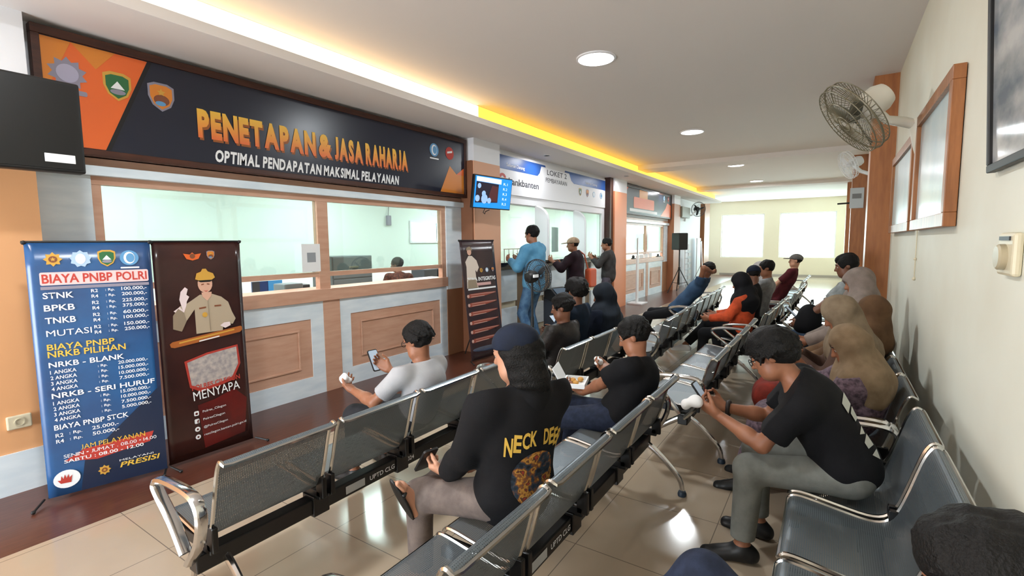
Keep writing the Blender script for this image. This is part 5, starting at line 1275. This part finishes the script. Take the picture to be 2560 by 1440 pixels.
# trio in front of the payment counter
person('man in a dark brown leather jacket in front of the small kiosk', (3.78, 1.87), hip=(0, .2, .5), head=(.0, .1, 1.03), pitch=.2, yaw=-.3, top='jacket', topc=mat('leather_brown', (34, 27, 25), .4, noise=(10, (24, 20, 19), (1, 1, 1)), bump=(90, .4)), botc=c_greyd, skin=M_skin2, hair='quiff', loose=.015, h=.0075, hl=(-.12, .45, .62), hr=(.08, .45, .62))
person('man in a dark blue jacket beside the navy headscarf', (4.16, 1.90), hip=(0, .2, .52), head=(.0, .12, 1.14), pitch=.15, yaw=.45, top='jacket', topc=cloth('jacket_blue', (30, 44, 62)), botc=c_jean, skin=M_skin2, hair='bushy', loose=.02, h=.0075, hl=(-.1, .45, .64), hr=(.12, .42, .72))
person('woman in a dark navy headscarf seated beside the man in the blue jacket', (4.62, 1.88), hip=(0, .18, .52), head=(.02, .06, 1.06), pitch=.3, yaw=-.3, s=1., top='dress', topc=c_navy, botc=c_navy, hair=None, headgear='hijab', gearc=cloth('scarf_navy', (28, 36, 46)), skin=M_skin, fem=True, skirt=True, h=.0075, loose=.02, hl=(-.2, .42, .72), hr=(.08, .42, .7))
phone('bright phone held by the woman in the navy headscarf', None, frameM((4.38, 2.36, .80), (-.2, -.6, .8)))
# standing at the payment counter
person('man in a light blue shirt and jeans standing at the payment counter', (6.46, 3.86), s=1.09, hip=(0, 0, .96), head=(0, .03, 1.73), pitch=.1, yaw=0, hl=(-.16, .34, 1.33), hr=(.22, .36, 1.33), al=(-.11, -.03, .09), ar=(.12, .0, .09), kl=(-.1, 1, 0), kr=(.1, 1, 0), top='long', topc=cloth('shirt_blue', (98, 156, 190), (78, 134, 170), sc=8), botc=c_jeanb, skin=M_skin, loose=.03, h=.0085)
person('man in a tan cap and dark maroon jacket standing at the payment counter', (7.92, 3.85), -.15, s=1.0, hip=(0, 0, .88), head=(0, .06, 1.56), pitch=.12, yaw=-.3, hl=(-.2, .38, 1.28), hr=(.16, .34, 1.2), al=(-.11, -.02, .09), ar=(.12, .03, .09), kl=(-.1, 1, 0), kr=(.1, 1, 0), top='jacket', topc=cloth('jacket_maroon', (40, 24, 32)), botc=cloth('trouser_sand', (190, 178, 160)), skin=M_skin, headgear='cap', gearc=cloth('cap_tan', (170, 146, 122)), loose=.03, h=.009)
person('man in a dark grey jacket standing furthest along the payment counter', (9.45, 3.85), -.2, s=1.0, hip=(0, 0, .88), head=(0, .05, 1.56), pitch=.1, yaw=-.2, hl=(-.2, .32, 1.3), hr=(.16, .3, 1.25), al=(-.11, -.02, .09), ar=(.12, .03, .09), kl=(-.1, 1, 0), kr=(.1, 1, 0), top='jacket', topc=cloth('jacket_grey', (64, 62, 62)), botc=cloth('trouser_lilac', (104, 98, 112)), skin=M_skin, loose=.02, h=.009)
t = thing('shoulder_bag', 'orange bag hanging behind the man in the tan cap', 'bag', (8.28, 3.72, .78))
MB().prism(rrect(-.14, 0, .14, .34, .05), -.06, .06, Matrix.Rotation(PI / 2, 4, 'X')).build('body', mat('bag_orange', (196, 84, 48), .6), t, bevel=.02, smooth=True)
MB().tube([(-.1, 0, .3), (-.18, .05, .6), (-.3, .1, .68)], .012, 6).build('strap', mat('bag_orange'), t)
# further benches
person('man in a blue shirt lying back with hands behind his head', (7.85, 1.75), hip=(0, .34, .48), head=(.03, -.15, 1.17), pitch=-.05, yaw=-.1, hl=(-.07, -.24, 1.13), hr=(.12, -.24, 1.13), pole_l=(-1, .5, .3), pole_r=(1, .4, .3), dir_l=(.8, -.1, .2), dir_r=(-.8, -.1, .2), al=(-.12, .92, .08), ar=(.12, .86, .08), top='tee', topc=cloth('shirt_steel', (58, 84, 112), (46, 66, 92), sc=9), botc=c_black, skin=M_skin, h=.009, loose=.01)
person('woman in an orange top and black headscarf with white shoes', (6.42, .74), hip=(0, .17, .52), head=(-.06, .17, 1.10), pitch=.4, yaw=-.1, hl=(-.16, .5, .66), hr=(.1, .48, .68), top='long', topc=cloth('top_orange', (206, 82, 44)), botc=c_black, shoec=M_paper, hair=None, headgear='hijab', gearc=c_black, skin=M_skin, fem=True, h=.009, al=(-.1, .60, .08), ar=(-.06, .80, .28), kr=(.3, .5, 1), loose=.012)
person('man in a navy cap and black tee leaning towards the aisle', (6.97, .72), hip=(0, .17, .52), head=(.0, .13, 1.16), pitch=.4, yaw=1.2, hl=(-.1, .42, .62), hr=(.16, .4, .62), top='tee', topc=c_black, botc=c_greyd, headgear='cap', gearc=c_navy, skin=M_skin2, h=.009)
person('man in a pale grey tee drinking from a turquoise cup', (7.52, .70), hip=(0, .18, .52), head=(-.03, .06, 1.22), pitch=.2, yaw=-.2, hl=(-.12, .28, 1.02), hr=(.12, .4, .66), top='tee', topc=cloth('tee_pale', (158, 160, 162)), botc=c_greyd, skin=M_skin, h=.009)
tag(MB().lathe([(.03, 0), (.036, .1), (.032, .1), (.027, .006), (.001, .006)], 16, Matrix.Translation((7.40, 1.06, 1.02))).build('drinking_cup', mat('cup_turquoise', (70, 190, 200), .4), smooth=True), 'turquoise cup in the hand of the man in the pale grey tee', 'cup')
person('woman in a pale grey headscarf behind the man in the pale grey tee', (8.06, .70), hip=(0, .18, .52), head=(.02, .2, 1.17), pitch=.4, yaw=.2, hair=None, headgear='hijab', gearc=cloth('scarf_pale', (170, 166, 164)), topc=MATS['scarf_pale'], top='long', botc=c_greyd, fem=True, skin=M_skin, h=.01)
person('man in a grey cap and maroon shirt lounging on the far middle bench', (9.62, .60), hip=(0, .24, .49), head=(.05, -.06, 1.25), pitch=0, yaw=-.1, hl=(-.14, .44, .66), hr=(.12, .42, .66), al=(-.12, .8, .08), ar=(.1, .75, .08), top='tee', topc=cloth('shirt_maroon', (92, 34, 40)), botc=cloth('trouser_maroon', (64, 26, 30)), headgear='cap', gearc=cloth('cap_grey', (112, 108, 104)), skin=M_skin3, h=.01)
person('man in a grey shirt holding a phone on the far end of the wall bench', (6.28, -.25), hip=(0, .17, .53), head=(.04, .13, 1.32), pitch=.22, yaw=-.1, s=1., hl=(-.12, .52, .72), hr=(.1, .5, .72), top='tee', topc=cloth('shirt_mist', (150, 156, 156)), botc=cloth('jeans_mid', (58, 76, 98)), skin=M_skin2, hair='quiff', h=.009, shoec=M_black, al=(-.12, .62, .08), ar=(.12, .62, .08))
phone('phone held by the man in the grey shirt on the wall bench', None, frameM((6.28, -.25 + .62, .80), (-.1, -.7, .7)))
t = thing('backpack', 'black backpack on the lap of the man with the phone on the wall bench', 'bag', (6.2, .17, .60), -.2)
blob('body', [ell((0, .02, .14), (.14, .12, .17), .03), ell((0, .1, .08), (.11, .07, .1), .03)], .008, c_black, t, (.004, 25, 5)); MB().tube([(-.04, 0, .3), (-.03, 0, .35), (.03, 0, .35), (.04, 0, .3)], .008, 6).build('handle', M_black, t)
c_s1 = cloth('scarf_greige', (138, 125, 117), (120, 108, 100)); c_s2 = cloth('scarf_khaki', (130, 114, 93), (112, 97, 78)); c_s3 = cloth('scarf_tan', (136, 116, 92), (118, 99, 76)); c_s4 = cloth('scarf_brown', (106, 80, 56), (90, 66, 46))
c_pat = mat('dress_pattern', (116, 96, 108), .85, noise=(46, (58, 44, 54), (1, 1, 1)))
person('woman in a greige headscarf beside the first orange pillar', (5.02, -.25), hip=(0, .17, .52), head=(.05, .06, 1.24), pitch=.3, yaw=-.2, s=1., hair=None, headgear='hijab', gearc=c_s1, top='dress', topc=c_s1, botc=c_greyd, fem=True, skirt=True, h=.009, loose=.02, hl=(-.14, .42, .72), hr=(.1, .42, .7))
person('woman in a brown headscarf leaning back against the cream wall', (4.55, -.27), hip=(0, .17, .52), head=(.0, .0, 1.06), pitch=.1, yaw=.3, hair=None, headgear='hijab', gearc=c_s4, top='dress', topc=c_s4, botc=c_greyd, fem=True, skirt=True, h=.009, loose=.015)
person('woman in a khaki headscarf and dark red skirt bending over her hands', (3.98, -.25), hip=(0, .17, .52), head=(.0, .19, 1.09), pitch=.5, yaw=-.1, s=1., hair=None, headgear='hijab', gearc=c_s2, top='dress', topc=cloth('top_umber', (84, 62, 52)), botc=cloth('skirt_red', (132, 44, 32)), fem=True, skirt=True, h=.008, loose=.012, hl=(-.12, .44, .80), hr=(.1, .44, .80))
person('woman in a tan headscarf and patterned dress on the wall bench', (3.42, -.25), hip=(0, .17, .52), head=(-.05, .15, .99), pitch=.45, yaw=-.1, hair=None, headgear='hijab', gearc=c_s3, top='dress', topc=c_pat, botc=c_pat, fem=True, skirt=True, h=.0075, loose=.012, hl=(-.12, .46, .76), hr=(.1, .42, .86), al=(-.1, .66, .08), ar=(.12, .64, .08))
# clerk behind the glass
person('clerk with short black hair seated in the office behind the near counter', (5.78, 6.1), .5, hip=(0, .0, .52), head=(.0, .1, 1.25), pitch=.1, yaw=-.9, s=1., top='long', topc=cloth('batik_brown', (84, 48, 34), (40, 26, 22), sc=40), botc=c_greyd, skin=M_skin2, h=.009, hl=(-.2, .3, .8), hr=(.2, .3, .8), al=(-.1, .42, .08), ar=(.1, .42, .08))
t = thing('office_chair', 'dark office chair under the clerk behind the glass', 'chair', (5.78, 6.08, 0))
MB().lathe([(.001, .0), (.28, .0), (.26, .03), (.04, .06), (.03, .34), (.001, .36)], 20).build('base', M_black, t, smooth=True); MB().box(-.22, .22, -.22, .22, .36, .41).build('seat', M_dgrey, t, bevel=.02); MB().box(-.2, .2, -.26, -.22, .5, .9).build('backrest', M_dgrey, t, bevel=.02)
